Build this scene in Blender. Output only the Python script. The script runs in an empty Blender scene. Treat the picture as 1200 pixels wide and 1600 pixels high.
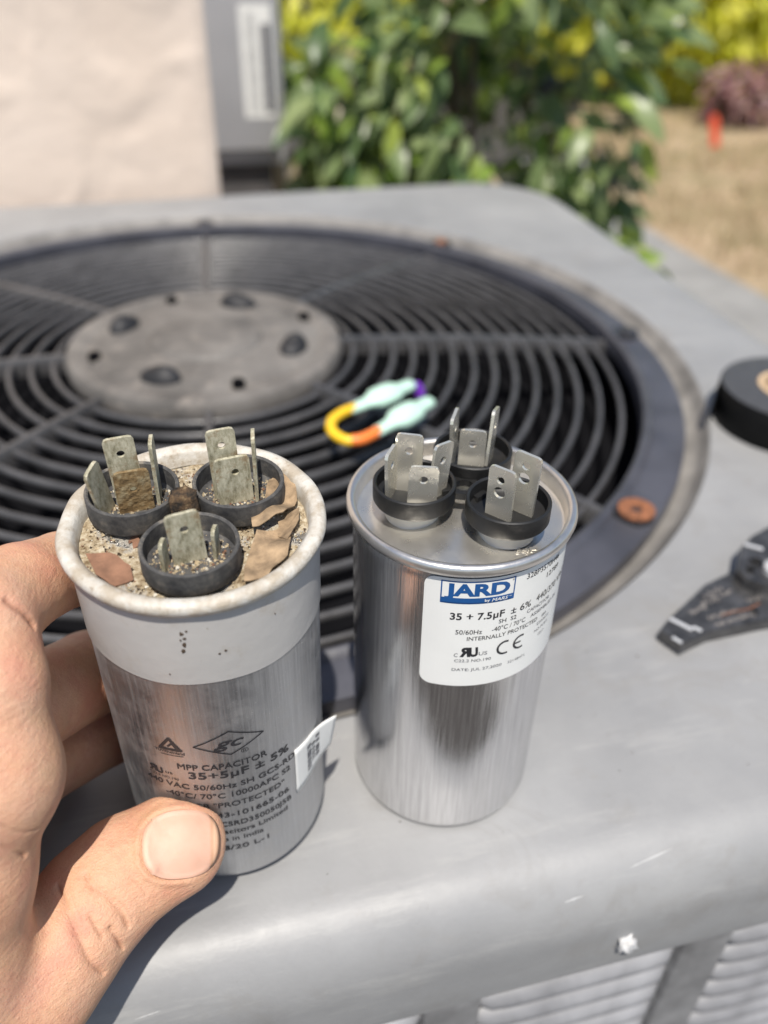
import bpy, bmesh, math, random
import numpy as np
from mathutils import Vector, Matrix, noise
from mathutils.bvhtree import BVHTree
random.seed(7)
S = 0.01                                   # all numbers below are centimetres
R_ = math.radians
sc = bpy.context.scene
C = sc.collection

# ------------------------------------------------------------------ camera, light
cam_d = bpy.data.cameras.new('camera')
cam = bpy.data.objects.new('camera', cam_d); C.objects.link(cam)
right = Vector((0.99984543, 0.01033395, 0.01422408))
up = Vector((-0.01758167, 0.58767751, 0.80890421))
fwd = Vector((0.0, 0.80902926, -0.58776837))
cam.matrix_world = Matrix(((right.x, up.x, -fwd.x, 0), (right.y, up.y, -fwd.y, 0),
                           (right.z, up.z, -fwd.z, 0.2057796), (0, 0, 0, 1)))
cam_d.sensor_fit = 'VERTICAL'
cam_d.lens = 6.8
cam_d.sensor_height = 6.8 * 1600 / 1299.06
cam_d.sensor_width = cam_d.sensor_height * 0.75
cam_d.clip_start = 0.01
cam_d.clip_end = 300
cam_d.dof.use_dof = True
cam_d.dof.focus_distance = 0.178
cam_d.dof.aperture_fstop = 2.0
sc.camera = cam

SUN_EL, SUN_AZ = 65.0, -3.0               # azimuth: degrees to the left of straight behind the camera
world = bpy.data.worlds.new('World'); sc.world = world; world.use_nodes = True
wn = world.node_tree.nodes; wl = world.node_tree.links
sky = wn.new('ShaderNodeTexSky'); sky.sky_type = 'NISHITA'; sky.sun_disc = False
sky.sun_elevation = R_(SUN_EL)
sdir = Vector((-math.sin(R_(SUN_AZ)) * math.cos(R_(SUN_EL)), -math.cos(R_(SUN_AZ)) * math.cos(R_(SUN_EL)), math.sin(R_(SUN_EL))))
sky.sun_rotation = math.atan2(sdir.x, sdir.y)
wn['Background'].inputs['Strength'].default_value = 0.10
wl.new(sky.outputs[0], wn['Background'].inputs['Color'])
sun_d = bpy.data.lights.new('sun', 'SUN'); sun_d.energy = 4.5; sun_d.angle = R_(0.6); sun_d.color = (1.0, 0.94, 0.855)
sun = bpy.data.objects.new('sun', sun_d); C.objects.link(sun)
sun.rotation_euler = sdir.to_track_quat('Z', 'Y').to_euler()
sc.view_settings.view_transform = 'Standard'; sc.view_settings.look = 'None'
sc.view_settings.exposure = 0.3; sc.view_settings.gamma = 1
sc.view_settings.use_curve_mapping = False

# ------------------------------------------------------------------ helpers
def tag(o, label=None, cat=None, group=None, kind=None):
    if label: o['label'] = label
    if cat: o['category'] = cat
    if group: o['group'] = group
    if kind: o['kind'] = kind
    return o

def empty(name, loc=(0, 0, 0), rz=0, label=None, cat=None, group=None):
    o = bpy.data.objects.new(name, None); C.objects.link(o)
    o.empty_display_size = 0.02
    o.location = Vector(loc) * S; o.rotation_euler = (0, 0, rz)
    return tag(o, label, cat, group)

def mesh_obj(name, verts, faces, mat, parent=None, smooth=True, loc=None, rot=None, sharp=None):
    me = bpy.data.meshes.new(name)
    v = np.asarray(verts, float) * S
    me.from_pydata(v.tolist(), [], [tuple(int(i) for i in f) for f in faces])
    me.update()
    if mat:
        for m in (mat if isinstance(mat, (list, tuple)) else [mat]): me.materials.append(m)
    if smooth:
        me.polygons.foreach_set('use_smooth', [True] * len(me.polygons))
        if sharp: me.set_sharp_from_angle(angle=R_(sharp))
    o = bpy.data.objects.new(name, me); C.objects.link(o)
    if parent: o.parent = parent
    if loc is not None: o.location = Vector(loc) * S
    if rot is not None: o.rotation_euler = rot
    return o

def bm_obj(name, bm, mat, parent=None, smooth=False, loc=None, rot=None, sharp=35):
    me = bpy.data.meshes.new(name)
    bmesh.ops.recalc_face_normals(bm, faces=bm.faces)
    bm.to_mesh(me); bm.free()
    me.transform(Matrix.Scale(S, 4))
    if mat:
        for m in (mat if isinstance(mat, (list, tuple)) else [mat]): me.materials.append(m)
    if smooth:
        me.polygons.foreach_set('use_smooth', [True] * len(me.polygons))
        me.set_sharp_from_angle(angle=R_(sharp))
    o = bpy.data.objects.new(name, me); C.objects.link(o)
    if parent: o.parent = parent
    if loc is not None: o.location = Vector(loc) * S
    if rot is not None: o.rotation_euler = rot
    return o

def share(name, me, parent, loc=(0, 0, 0), rot=(0, 0, 0), scale=None):
    o = bpy.data.objects.new(name, me); C.objects.link(o)
    o.parent = parent; o.location = Vector(loc) * S; o.rotation_euler = rot
    if scale: o.scale = scale
    return o

def lathe(name, prof, mat, parent=None, n=96, closed=False, a0=0, a1=2 * math.pi, loc=None, wob=None, sharp=40, capped=None):
    """prof: list of (r, z); r = 0 makes a pole"""
    full = abs(a1 - a0 - 2 * math.pi) < 1e-6
    cols = n if full else n + 1
    V, F, rows = [], [], []
    for (r, z) in prof:
        if r <= 1e-6:
            rows.append([len(V)] * cols); V.append((0, 0, z))
        else:
            row = []
            for i in range(cols):
                a = a0 + (a1 - a0) * i / n
                rr, zz = (r, z) if wob is None else wob(r, z, a)
                row.append(len(V)); V.append((rr * math.cos(a), rr * math.sin(a), zz))
            rows.append(row)
    pairs = list(zip(rows[:-1], rows[1:]))
    if closed: pairs.append((rows[-1], rows[0]))
    for A, B in pairs:
        for i in range(n):
            j = (i + 1) % cols
            f = [A[i], A[j], B[j], B[i]]
            g = []
            for k in f:
                if k not in g: g.append(k)
            if len(g) > 2: F.append(g)
    return mesh_obj(name, V, F, mat, parent, loc=loc, sharp=sharp)

def box(bm, c, s, rot=None, bev=0):
    m = Matrix.Translation(c) @ (rot.to_4x4() if rot else Matrix()) @ Matrix.Diagonal((s[0], s[1], s[2], 1))
    r = bmesh.ops.create_cube(bm, size=1, matrix=m)
    if bev:
        es = list({e for v in r['verts'] for e in v.link_edges})
        bmesh.ops.bevel(bm, geom=es, offset=bev, segments=2, affect='EDGES', profile=0.6)

def prism(bm, pts, z0, z1, holes=()):
    """extruded polygon with optional round-ish holes (lists of points)"""
    if not holes:
        lo = [bm.verts.new((x, y, z0)) for x, y in pts]; hi = [bm.verts.new((x, y, z1)) for x, y in pts]
        bm.faces.new(list(reversed(lo))); bm.faces.new(hi)
        for i in range(len(pts)):
            j = (i + 1) % len(pts); bm.faces.new((lo[i], lo[j], hi[j], hi[i]))
        return
    for z in (z0, z1):
        edges = []
        for loop in [pts] + list(holes):
            vs = [bm.verts.new((x, y, z)) for x, y in loop]
            edges += [bm.edges.new((vs[i], vs[(i + 1) % len(vs)])) for i in range(len(vs))]
        bmesh.ops.triangle_fill(bm, use_beauty=True, use_dissolve=False, edges=edges)
    for loop in [pts] + list(holes):
        n = len(loop)
        a = [bm.verts.new((x, y, z0)) for x, y in loop]; b = [bm.verts.new((x, y, z1)) for x, y in loop]
        for i in range(n): bm.faces.new((a[i], a[(i + 1) % n], b[(i + 1) % n], b[i]))
    bmesh.ops.remove_doubles(bm, verts=bm.verts, dist=1e-4)

def circle_pts(cx, cy, r, n=16): return [(cx + r * math.cos(2 * math.pi * i / n), cy + r * math.sin(2 * math.pi * i / n)) for i in range(n)]

def tube_geo(path, radii, n=10, flat=None):
    P = [Vector(q) for q in path]; V, F = [], []
    prev = None
    for i, q in enumerate(P):
        t = (P[min(i + 1, len(P) - 1)] - P[max(i - 1, 0)]).normalized()
        ref = prev if prev is not None else (Vector((0, 0, 1)) if abs(t.z) < .9 else Vector((1, 0, 0)))
        u = (ref - t * ref.dot(t)).normalized(); w = t.cross(u); prev = u
        r = radii[i] if hasattr(radii, '__len__') else radii
        ru, rw = (r if hasattr(r, '__len__') else (r, r))
        for k in range(n):
            a = 2 * math.pi * k / n
            V.append(q + u * ru * math.cos(a) + w * rw * math.sin(a))
    for i in range(len(P) - 1):
        for k in range(n):
            F.append((i * n + k, i * n + (k + 1) % n, (i + 1) * n + (k + 1) % n, (i + 1) * n + k))
    F.append(tuple(reversed(range(n)))); F.append(tuple((len(P) - 1) * n + k for k in range(n)))
    return V, F

def smooth_path(pts, m=8):
    P = [Vector(q) for q in pts]; out = []
    for i in range(len(P) - 1):
        p0, p1, p2, p3 = P[max(i - 1, 0)], P[i], P[i + 1], P[min(i + 2, len(P) - 1)]
        for k in range(m):
            t = k / m
            out.append(0.5 * ((2 * p1) + (p2 - p0) * t + (2 * p0 - 5 * p1 + 4 * p2 - p3) * t * t + (3 * p1 - p0 - 3 * p2 + p3) * t ** 3))
    out.append(P[-1]); return out

# ------------------------------------------------------------------ materials
def new_mat(name):
    m = bpy.data.materials.new(name); m.use_nodes = True
    nt = m.node_tree; b = nt.nodes['Principled BSDF']
    return m, nt, b

def rgb(c): return (c[0], c[1], c[2], 1)

def noise_node(nt, scale, detail=4, rough=0.55, vec=None, stretch=None, coord='Object', dist=0):
    tc = nt.nodes.new('ShaderNodeTexCoord'); src = tc.outputs[coord]
    if stretch:
        mp = nt.nodes.new('ShaderNodeMapping'); mp.inputs['Scale'].default_value = stretch
        nt.links.new(src, mp.inputs['Vector']); src = mp.outputs['Vector']
    n = nt.nodes.new('ShaderNodeTexNoise'); n.inputs['Scale'].default_value = scale
    n.inputs['Detail'].default_value = detail; n.inputs['Roughness'].default_value = rough
    n.inputs['Distortion'].default_value = dist
    nt.links.new(src, n.inputs['Vector'])
    return n.outputs['Fac']

def ramp(nt, fac, stops):
    r = nt.nodes.new('ShaderNodeValToRGB'); e = r.color_ramp.elements
    e[0].position, e[0].color = stops[0][0], rgb(stops[0][1])
    e[1].position, e[1].color = stops[-1][0], rgb(stops[-1][1])
    for pos, c in stops[1:-1]:
        k = e.new(pos); k.color = rgb(c)
    nt.links.new(fac, r.inputs['Fac']); return r.outputs['Color']

def mix(nt, fac, a, b):
    m = nt.nodes.new('ShaderNodeMix'); m.data_type = 'RGBA'
    for sock, v in ((m.inputs[0], fac), (m.inputs[6], a), (m.inputs[7], b)):
        if hasattr(v, 'is_linked') or hasattr(v, 'links'): nt.links.new(v, sock)
        else: sock.default_value = v if not isinstance(v, tuple) else rgb(v)
    return m.outputs[2]

def maprange(nt, fac, a, b, c, d):
    m = nt.nodes.new('ShaderNodeMapRange')
    for i, v in enumerate((a, b, c, d)): m.inputs[i + 1].default_value = v
    nt.links.new(fac, m.inputs[0]); return m.outputs[0]

def bump(nt, b, fac, dist, strength=1.0):
    n = nt.nodes.new('ShaderNodeBump'); n.inputs['Distance'].default_value = dist; n.inputs['Strength'].default_value = strength
    nt.links.new(fac, n.inputs['Height'])
    prev = b.inputs['Normal']
    if prev.is_linked: nt.links.new(prev.links[0].from_socket, n.inputs['Normal'])
    nt.links.new(n.outputs[0], prev)

def simple(name, col, rough=0.5, metal=0.0, var=0.12, scale=120, bumpd=0.0, bscale=600, rvar=0.0, stretch=None):
    m, nt, b = new_mat(name)
    f = noise_node(nt, scale, stretch=stretch)
    lo = tuple(c * (1 - var) for c in col); hi = tuple(min(1, c * (1 + var)) for c in col)
    nt.links.new(ramp(nt, f, [(0.3, lo), (0.7, hi)]), b.inputs['Base Color'])
    b.inputs['Metallic'].default_value = metal; b.inputs['Roughness'].default_value = rough
    if rvar:
        nt.links.new(maprange(nt, noise_node(nt, scale * 2.3, stretch=stretch), 0.3, 0.7, rough - rvar, rough + rvar), b.inputs['Roughness'])
    if bumpd: bump(nt, b, noise_node(nt, bscale), bumpd)
    return m

M = {}
# painted sheet metal of the condenser: grey, dusty, with faint smears
m, nt, b = new_mat('grey_paint'); M['paint'] = m
f1 = noise_node(nt, 7, 7, 0.65); f2 = noise_node(nt, 60, 6, 0.7); f3 = noise_node(nt, 14, 6, 0.75, stretch=(1, 7, 7)); f4 = noise_node(nt, 900, 3, 0.6); f6 = noise_node(nt, 24, 7, 0.7, dist=1.2)
c = ramp(nt, f1, [(0.28, (0.20, 0.202, 0.204)), (0.5, (0.262, 0.263, 0.264)), (0.72, (0.325, 0.325, 0.322))])
c = mix(nt, maprange(nt, f3, 0.54, 0.75, 0, 0.5), c, (0.40, 0.395, 0.38))
c = mix(nt, maprange(nt, f6, 0.56, 0.72, 0, 0.45), c, (0.20, 0.19, 0.175))
c = mix(nt, maprange(nt, f2, 0.6, 0.75, 0, 0.4), c, (0.22, 0.205, 0.185))
c = mix(nt, maprange(nt, f4, 0.70, 0.76, 0, 0.5), c, (0.14, 0.125, 0.11))
nt.links.new(c, b.inputs['Base Color'])
nt.links.new(maprange(nt, f6, 0.3, 0.7, 0.42, 0.62), b.inputs['Roughness'])
b.inputs['Coat Weight'].default_value = 0.12; b.inputs['Coat Roughness'].default_value = 0.4
bump(nt, b, noise_node(nt, 11, 3), 0.0012); bump(nt, b, noise_node(nt, 700, 4), 0.00008)
M['lip'] = simple('dusty_lip', (0.225, 0.212, 0.195), 0.55, 0, 0.35, 40)
M['louvre'] = simple('louvre_paint', (0.215, 0.217, 0.228), 0.5, 0, 0.28, 60, 0.00008, 500)
M['plastic'] = simple('black_grille_plastic', (0.035, 0.035, 0.038), 0.27, 0, 0.4, 50, 0.00004, 900, 0.08)
M['ring'] = simple('sheen_grille_ring', (0.068, 0.067, 0.069), 0.32, 0, 0.3, 60, 0.00004, 900, 0.08)  # sheen on rings and spokes put into the base colour as lighter grey
M['ringplastic'] = simple('grille_ring_plastic', (0.062, 0.063, 0.075), 0.38, 0, 0.3, 30, 0.00004, 900, 0.08)
m, nt, b = new_mat('dusty_motor_plate'); M['hub'] = m
f1 = noise_node(nt, 28, 6, 0.65); f2 = noise_node(nt, 120, 5, 0.7)
c = ramp(nt, f1, [(0.3, (0.075, 0.07, 0.064)), (0.5, (0.135, 0.125, 0.114)), (0.72, (0.20, 0.188, 0.172))])
nt.links.new(mix(nt, maprange(nt, f2, 0.55, 0.7, 0, 0.7), c, (0.25, 0.22, 0.19)), b.inputs['Base Color'])
b.inputs['Roughness'].default_value = 0.6; bump(nt, b, f2, 0.0004)
M['boss'] = simple('matte_boss', (0.02, 0.02, 0.022), 0.6, 0, 0.4, 80)
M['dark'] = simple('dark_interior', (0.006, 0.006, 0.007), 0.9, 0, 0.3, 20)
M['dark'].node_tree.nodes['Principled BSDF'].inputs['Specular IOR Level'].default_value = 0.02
M['blade'] = simple('fan_blade_metal', (0.05, 0.058, 0.075), 0.35, 0.3, 0.12, 30)
M['rust'] = simple('rust', (0.22, 0.085, 0.038), 0.8, 0, 0.45, 500, 0.0002, 1200)
M['post'] = simple('grimy_post', (0.17, 0.17, 0.172), 0.55, 0, 0.35, 70, 0.0001, 300)
M['caulk'] = simple('white_sealant', (0.47, 0.47, 0.47), 0.5, 0, 0.3, 300, 0.0004, 500)
M['smear'] = simple('brown_smear', (0.17, 0.15, 0.12), 0.7, 0, 0.2, 400)
M['scuff'] = simple('pale_scuff', (0.44, 0.44, 0.44), 0.5, 0, 0.1, 400)

def brushed(name, lo, hi, r0, r1, stain=None):
    m, nt, b = new_mat(name)
    f = noise_node(nt, 90, 5, 0.65, stretch=(18, 18, 0.5)); g = noise_node(nt, 110, 6, 0.7)
    h = noise_node(nt, 2200, 3, 0.7)
    c = ramp(nt, f, [(0.3, lo), (0.7, hi)])
    rf = maprange(nt, f, 0.3, 0.7, r0, r1)
    if stain:
        k = maprange(nt, g, 0.46, 0.66, 0, 0.75)
        c = mix(nt, k, c, stain)
        sp = maprange(nt, h, 0.62, 0.7, 0, 0.8); c = mix(nt, sp, c, (0.72, 0.72, 0.72))
        rr = nt.nodes.new('ShaderNodeMath'); rr.operation = 'ADD'; nt.links.new(rf, rr.inputs[0])
        nt.links.new(maprange(nt, g, 0.4, 0.7, 0, 0.2), rr.inputs[1]); rf = rr.outputs[0]
    nt.links.new(c, b.inputs['Base Color']); nt.links.new(rf, b.inputs['Roughness'])
    b.inputs['Metallic'].default_value = 1
    bump(nt, b, f, 0.00006); bump(nt, b, noise_node(nt, 60, 2, stretch=(1, 1, 0.4)), 0.0005)
    return m
M['alu'] = brushed('bright_aluminium', (0.54, 0.54, 0.55), (0.86, 0.86, 0.87), 0.13, 0.27)
M['alu_old'] = brushed('weathered_aluminium', (0.42, 0.43, 0.45), (0.58, 0.59, 0.61), 0.36, 0.48, stain=(0.56, 0.555, 0.55))
M['lid'] = simple('stamped_tin_lid', (0.72, 0.69, 0.63), 0.32, 0.85, 0.06, 80, 0.00003, 900, 0.07)
M['rim'] = simple('rolled_rim_metal', (0.70, 0.67, 0.63), 0.33, 0.9, 0.08, 200, 0.00003, 900, 0.05)
M['tab'] = simple('tinned_terminal', (0.76, 0.73, 0.64), 0.24, 0.72, 0.07, 160, 0.00002, 900, 0.08)
m, nt, b = new_mat('corroded_terminal'); M['tab_old'] = m
f1 = noise_node(nt, 480, 7, 0.8, stretch=(1, 1, .4)); f2 = noise_node(nt, 230, 6, 0.75)
c = ramp(nt, f1, [(0.36, (0.15, 0.135, 0.08)), (0.47, (0.38, 0.355, 0.25)), (0.6, (0.58, 0.55, 0.42))])
nt.links.new(mix(nt, maprange(nt, f2, 0.54, 0.66, 0, 0.9), c, (0.22, 0.13, 0.055)), b.inputs['Base Color'])
nt.links.new(maprange(nt, f2, 0.4, 0.65, 0.3, 0.0), b.inputs['Metallic'])
b.inputs['Roughness'].default_value = 0.6; bump(nt, b, f1, 0.0002)
m, nt, b = new_mat('rusted_terminal'); M['tab_rust'] = m
c = ramp(nt, noise_node(nt, 330, 6, 0.7), [(0.33, (0.06, 0.035, 0.016)), (0.5, (0.2, 0.13, 0.055)), (0.66, (0.30, 0.25, 0.15))])
nt.links.new(c, b.inputs['Base Color']); b.inputs['Roughness'].default_value = 0.85; bump(nt, b, noise_node(nt, 700, 5), 0.0006)
m, nt, b = new_mat('charred_stub'); M['char'] = m
c = ramp(nt, noise_node(nt, 420, 6, 0.7), [(0.38, (0.018, 0.014, 0.01)), (0.55, (0.1, 0.06, 0.03)), (0.7, (0.27, 0.2, 0.11))])
nt.links.new(c, b.inputs['Base Color']); b.inputs['Roughness'].default_value = 0.9; bump(nt, b, noise_node(nt, 600, 5), 0.0008)
M['cup'] = simple('black_terminal_cup', (0.012, 0.012, 0.012), 0.45, 0, 0.25, 200, 0.00003, 900, 0.06)
m, nt, b = new_mat('dusty_terminal_cup'); M['cup_old'] = m
f1 = noise_node(nt, 260, 6, 0.7)
nt.links.new(ramp(nt, f1, [(0.36, (0.03, 0.03, 0.032)), (0.55, (0.085, 0.082, 0.078)), (0.72, (0.22, 0.19, 0.15))]), b.inputs['Base Color'])
b.inputs['Roughness'].default_value = 0.75; bump(nt, b, noise_node(nt, 900, 4), 0.0001)
M['pedestal'] = simple('cream_pedestal', (0.72, 0.68, 0.58), 0.35, 0, 0.06, 200)
m, nt, b = new_mat('dusty_old_lid'); M['lid_old'] = m
f1 = noise_node(nt, 85, 6, 0.7); f2 = noise_node(nt, 650, 5, 0.75)
c = ramp(nt, f2, [(0.36, (0.15, 0.10, 0.05)), (0.5, (0.36, 0.29, 0.19)), (0.64, (0.56, 0.50, 0.38))])
k = maprange(nt, f1, 0.38, 0.47, 0, 1)
nt.links.new(mix(nt, k, (0.62, 0.6, 0.55), c), b.inputs['Base Color'])
nt.links.new(maprange(nt, f1, 0.38, 0.47, 0.95, 0.0), b.inputs['Metallic'])
nt.links.new(maprange(nt, f1, 0.38, 0.47, 0.28, 0.95), b.inputs['Roughness'])
bump(nt, b, f2, 0.0005)
m, nt, b = new_mat('dirty_white_tape'); M['tape_white'] = m
f1 = noise_node(nt, 120, 6, 0.7); f2 = noise_node(nt, 460, 5, 0.7)
c = mix(nt, maprange(nt, f1, 0.56, 0.75, 0, 0.55), (0.455, 0.44, 0.42), (0.36, 0.315, 0.255))
nt.links.new(mix(nt, maprange(nt, f2, 0.68, 0.76, 0, 0.7), c, (0.25, 0.2, 0.15)), b.inputs['Base Color'])
b.inputs['Roughness'].default_value = 0.38; bump(nt, b, noise_node(nt, 90, 3), 0.0003)
m, nt, b = new_mat('grimy_white_rim'); M['rim_white'] = m
f1 = noise_node(nt, 130, 6, 0.72); f2 = noise_node(nt, 520, 5, 0.7)
c = mix(nt, maprange(nt, f1, 0.40, 0.58, 0, 0.85), (0.58, 0.56, 0.51), (0.38, 0.32, 0.24))
nt.links.new(mix(nt, maprange(nt, f2, 0.6, 0.72, 0, 0.65), c, (0.24, 0.18, 0.12)), b.inputs['Base Color'])
b.inputs['Roughness'].default_value = 0.5; bump(nt, b, f2, 0.0003)
M['paper'] = simple('white_label', (0.80, 0.80, 0.77), 0.42, 0, 0.025, 90)
M['ink'] = simple('black_print', (0.022, 0.022, 0.026), 0.5, 0, 0.2, 500)
M['ink_soft'] = simple('grey_print', (0.10, 0.10, 0.115), 0.5, 0, 0.3, 500)
M['blue'] = simple('blue_print', (0.012, 0.085, 0.27), 0.42, 0, 0.08, 300)
M['flake'] = simple('dry_leaf_flake', (0.30, 0.21, 0.125), 0.85, 0, 0.5, 260, 0.0008, 420)
M['flake2'] = simple('red_brown_flake', (0.24, 0.125, 0.075), 0.85, 0, 0.3, 260, 0.0003, 700)
M['grit'] = simple('tan_grit', (0.42, 0.34, 0.22), 0.9, 0, 0.45, 900)
M['speck'] = simple('dark_specks', (0.06, 0.04, 0.025), 0.8, 0, 0.4, 900)

m, nt, b = new_mat('skin'); M['skin'] = m
f1 = noise_node(nt, 55, 5, 0.6); f2 = noise_node(nt, 260, 5, 0.65)
c = ramp(nt, f1, [(0.3, (0.54, 0.285, 0.165)), (0.5, (0.61, 0.345, 0.215)), (0.72, (0.64, 0.39, 0.265))])
c = mix(nt, maprange(nt, f2, 0.5, 0.75, 0, 0.5), c, (0.50, 0.22, 0.15))
f5 = noise_node(nt, 95, 4, 0.6); c = mix(nt, maprange(nt, f5, 0.5, 0.7, 0, 0.6), c, (0.55, 0.235, 0.165)); c = mix(nt, maprange(nt, f5, 0.3, 0.45, 0.35, 0), c, (0.58, 0.38, 0.22))
f7 = noise_node(nt, 1300, 4, 0.7); c = mix(nt, maprange(nt, f7, 0.5, 0.75, 0, 0.35), c, (0.42, 0.19, 0.12))
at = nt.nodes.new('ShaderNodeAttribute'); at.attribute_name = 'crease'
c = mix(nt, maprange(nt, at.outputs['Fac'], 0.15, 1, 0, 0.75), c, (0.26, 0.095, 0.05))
fr = noise_node(nt, 420, 2, 0.5); c = mix(nt, maprange(nt, fr, 0.78, 0.8, 0, 0.55), c, (0.12, 0.05, 0.03))
nt.links.new(c, b.inputs['Base Color']); b.inputs['Roughness'].default_value = 0.55
b.inputs['Subsurface Weight'].default_value = 0.12; b.inputs['Subsurface Radius'].default_value = (1, 0.32, 0.16)
b.inputs['Subsurface Scale'].default_value = 0.0035
vo = nt.nodes.new('ShaderNodeTexVoronoi'); vo.inputs['Scale'].default_value = 1500
vo.feature = 'DISTANCE_TO_EDGE'
tc = nt.nodes.new('ShaderNodeTexCoord'); nt.links.new(tc.outputs['Object'], vo.inputs['Vector'])
bump(nt, b, vo.outputs['Distance'], 0.0002, 0.7); bump(nt, b, noise_node(nt, 330, 7, 0.75), 0.0005, 0.7); bump(nt, b, noise_node(nt, 240, 4, 0.6, stretch=(1, 1, 5)), 0.0004, 0.5)
m, nt, b = new_mat('nail'); M['nail'] = m
f1 = noise_node(nt, 110, 3, 0.5)
c = ramp(nt, f1, [(0.35, (0.54, 0.315, 0.225)), (0.65, (0.59, 0.365, 0.27))])
at = nt.nodes.new('ShaderNodeAttribute'); at.attribute_name = 'along'
k = ramp(nt, at.outputs['Fac'], [(0.0, (1.12, 1.16, 1.16)), (0.14, (1.05, 1.08, 1.08)), (0.2, (1, 1, 1)), (0.86, (1, 1, 1)), (0.9, (0.86, 0.82, 0.7)), (0.93, (1.1, 1.16, 1.05)), (1.0, (0.9, 0.85, 0.7))])
mm = nt.nodes.new('ShaderNodeMix'); mm.data_type = 'RGBA'; mm.blend_type = 'MULTIPLY'; mm.inputs[0].default_value = 1
nt.links.new(c, mm.inputs[6]); nt.links.new(k, mm.inputs[7]); nt.links.new(mm.outputs[2], b.inputs['Base Color'])
b.inputs['Roughness'].default_value = 0.58; b.inputs['Subsurface Weight'].default_value = 0.12
b.inputs['Subsurface Scale'].default_value = 0.002; b.inputs['Subsurface Radius'].default_value = (1, 0.4, 0.25)
bump(nt, b, noise_node(nt, 160, 3), 0.0002)
M['mint'] = simple('mint_nylon', (0.50, 0.72, 0.60), 0.35, 0, 0.06, 200)
M['yellow'] = simple('yellow_wire', (0.85, 0.52, 0.02), 0.4, 0, 0.05, 200)
M['orange'] = simple('orange_wire', (0.85, 0.21, 0.04), 0.4, 0, 0.05, 200)
M['purple'] = simple('purple_wire', (0.16, 0.03, 0.42), 0.4, 0, 0.05, 200)
M['vinyl'] = simple('black_vinyl', (0.006, 0.006, 0.006), 0.6, 0, 0.2, 200)
M['vinyl'].node_tree.nodes['Principled BSDF'].inputs['Specular IOR Level'].default_value = 0.15
M['vinyl_edge'] = simple('wound_vinyl_edge', (0.06, 0.06, 0.062), 0.45, 0, 0.15, 300)
M['card'] = simple('tan_cardboard', (0.55, 0.40, 0.25), 0.8, 0, 0.12, 200)
M['steel'] = simple('gunmetal', (0.10, 0.098, 0.098), 0.34, 0.6, 0.45, 150, 0.00004, 700, 0.1)
M['steel_edge'] = simple('ground_steel', (0.62, 0.62, 0.62), 0.4, 0.35, 0.05, 200)
M['grip'] = simple('dark_grip', (0.035, 0.02, 0.02), 0.5, 0, 0.2, 100)
M['etch'] = simple('etched_letters', (0.5, 0.45, 0.4), 0.45, 0.4, 0.3, 500)
M['stucco'] = None
m, nt, b = new_mat('cream_stucco'); M['stucco'] = m
f1 = noise_node(nt, 5, 5, 0.6)
nt.links.new(ramp(nt, f1, [(0.3, (0.71, 0.585, 0.48)), (0.7, (0.77, 0.65, 0.55))]), b.inputs['Base Color'])
b.inputs['Roughness'].default_value = 0.85; bump(nt, b, noise_node(nt, 45, 5, 0.6), 0.0012)
M['boxgrey'] = simple('grey_box_paint', (0.40, 0.40, 0.415), 0.5, 0, 0.06, 20)
M['boxdark'] = simple('dark_base', (0.09, 0.085, 0.085), 0.7, 0, 0.2, 30)
M['bark'] = simple('brown_stem', (0.12, 0.085, 0.055), 0.85, 0, 0.35, 60, 0.001, 90)
def leafmat(name, a, bcol, trans=0.25, rough=0.42):
    m, nt, b = new_mat(name)
    oi = nt.nodes.new('ShaderNodeObjectInfo'); geo = nt.nodes.new('ShaderNodeNewGeometry')
    ad = nt.nodes.new('ShaderNodeMath'); ad.operation = 'ADD'; nt.links.new(oi.outputs['Random'], ad.inputs[0]); nt.links.new(geo.outputs['Random Per Island'], ad.inputs[1])
    fr = nt.nodes.new('ShaderNodeMath'); fr.operation = 'FRACT'; nt.links.new(ad.outputs[0], fr.inputs[0])
    c = ramp(nt, fr.outputs[0], [(0.0, a), (1.0, bcol)])
    nt.links.new(c, b.inputs['Base Color']); b.inputs['Roughness'].default_value = rough
    t = nt.nodes.new('ShaderNodeBsdfTranslucent'); nt.links.new(c, t.inputs['Color'])
    mx = nt.nodes.new('ShaderNodeMixShader'); mx.inputs[0].default_value = trans
    out = nt.nodes['Material Output']
    nt.links.new(b.outputs[0], mx.inputs[1]); nt.links.new(t.outputs[0], mx.inputs[2]); nt.links.new(mx.outputs[0], out.inputs['Surface'])
    return m
M['leaf'] = leafmat('green_leaf', (0.075, 0.14, 0.05), (0.30, 0.37, 0.16), 0.42, 0.34)
M['leaf_lime'] = leafmat('lime_sunlit_leaf', (0.22, 0.34, 0.05), (0.42, 0.5, 0.1), 0.45)  # lime green of its own; in the shrub also stands in for sunlit leaves
M['leaf_dry'] = leafmat('dry_leaf', (0.26, 0.2, 0.12), (0.36, 0.30, 0.2), 0.15)
M['leaf_yel'] = leafmat('yellow_green_leaf', (0.66, 0.70, 0.04), (0.92, 0.88, 0.18), 0.55)
M['leaf_pur'] = leafmat('purple_leaf', (0.16, 0.06, 0.075), (0.42, 0.26, 0.22), 0.35)
M['leaf_far'] = leafmat('far_leaf', (0.16, 0.24, 0.04), (0.42, 0.42, 0.09), 0.4)
M['grass'] = leafmat('dry_grass', (0.60, 0.46, 0.31), (0.40, 0.35, 0.19), 0.25, 0.7)
m, nt, b = new_mat('dry_lawn_soil'); M['lawn'] = m
f1 = noise_node(nt, 2.6, 7, 0.7); f2 = noise_node(nt, 24, 6, 0.75)
c = ramp(nt, f1, [(0.3, (0.17, 0.18, 0.075)), (0.45, (0.36, 0.28, 0.17)), (0.6, (0.50, 0.37, 0.25)), (0.75, (0.56, 0.42, 0.31))])
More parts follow.
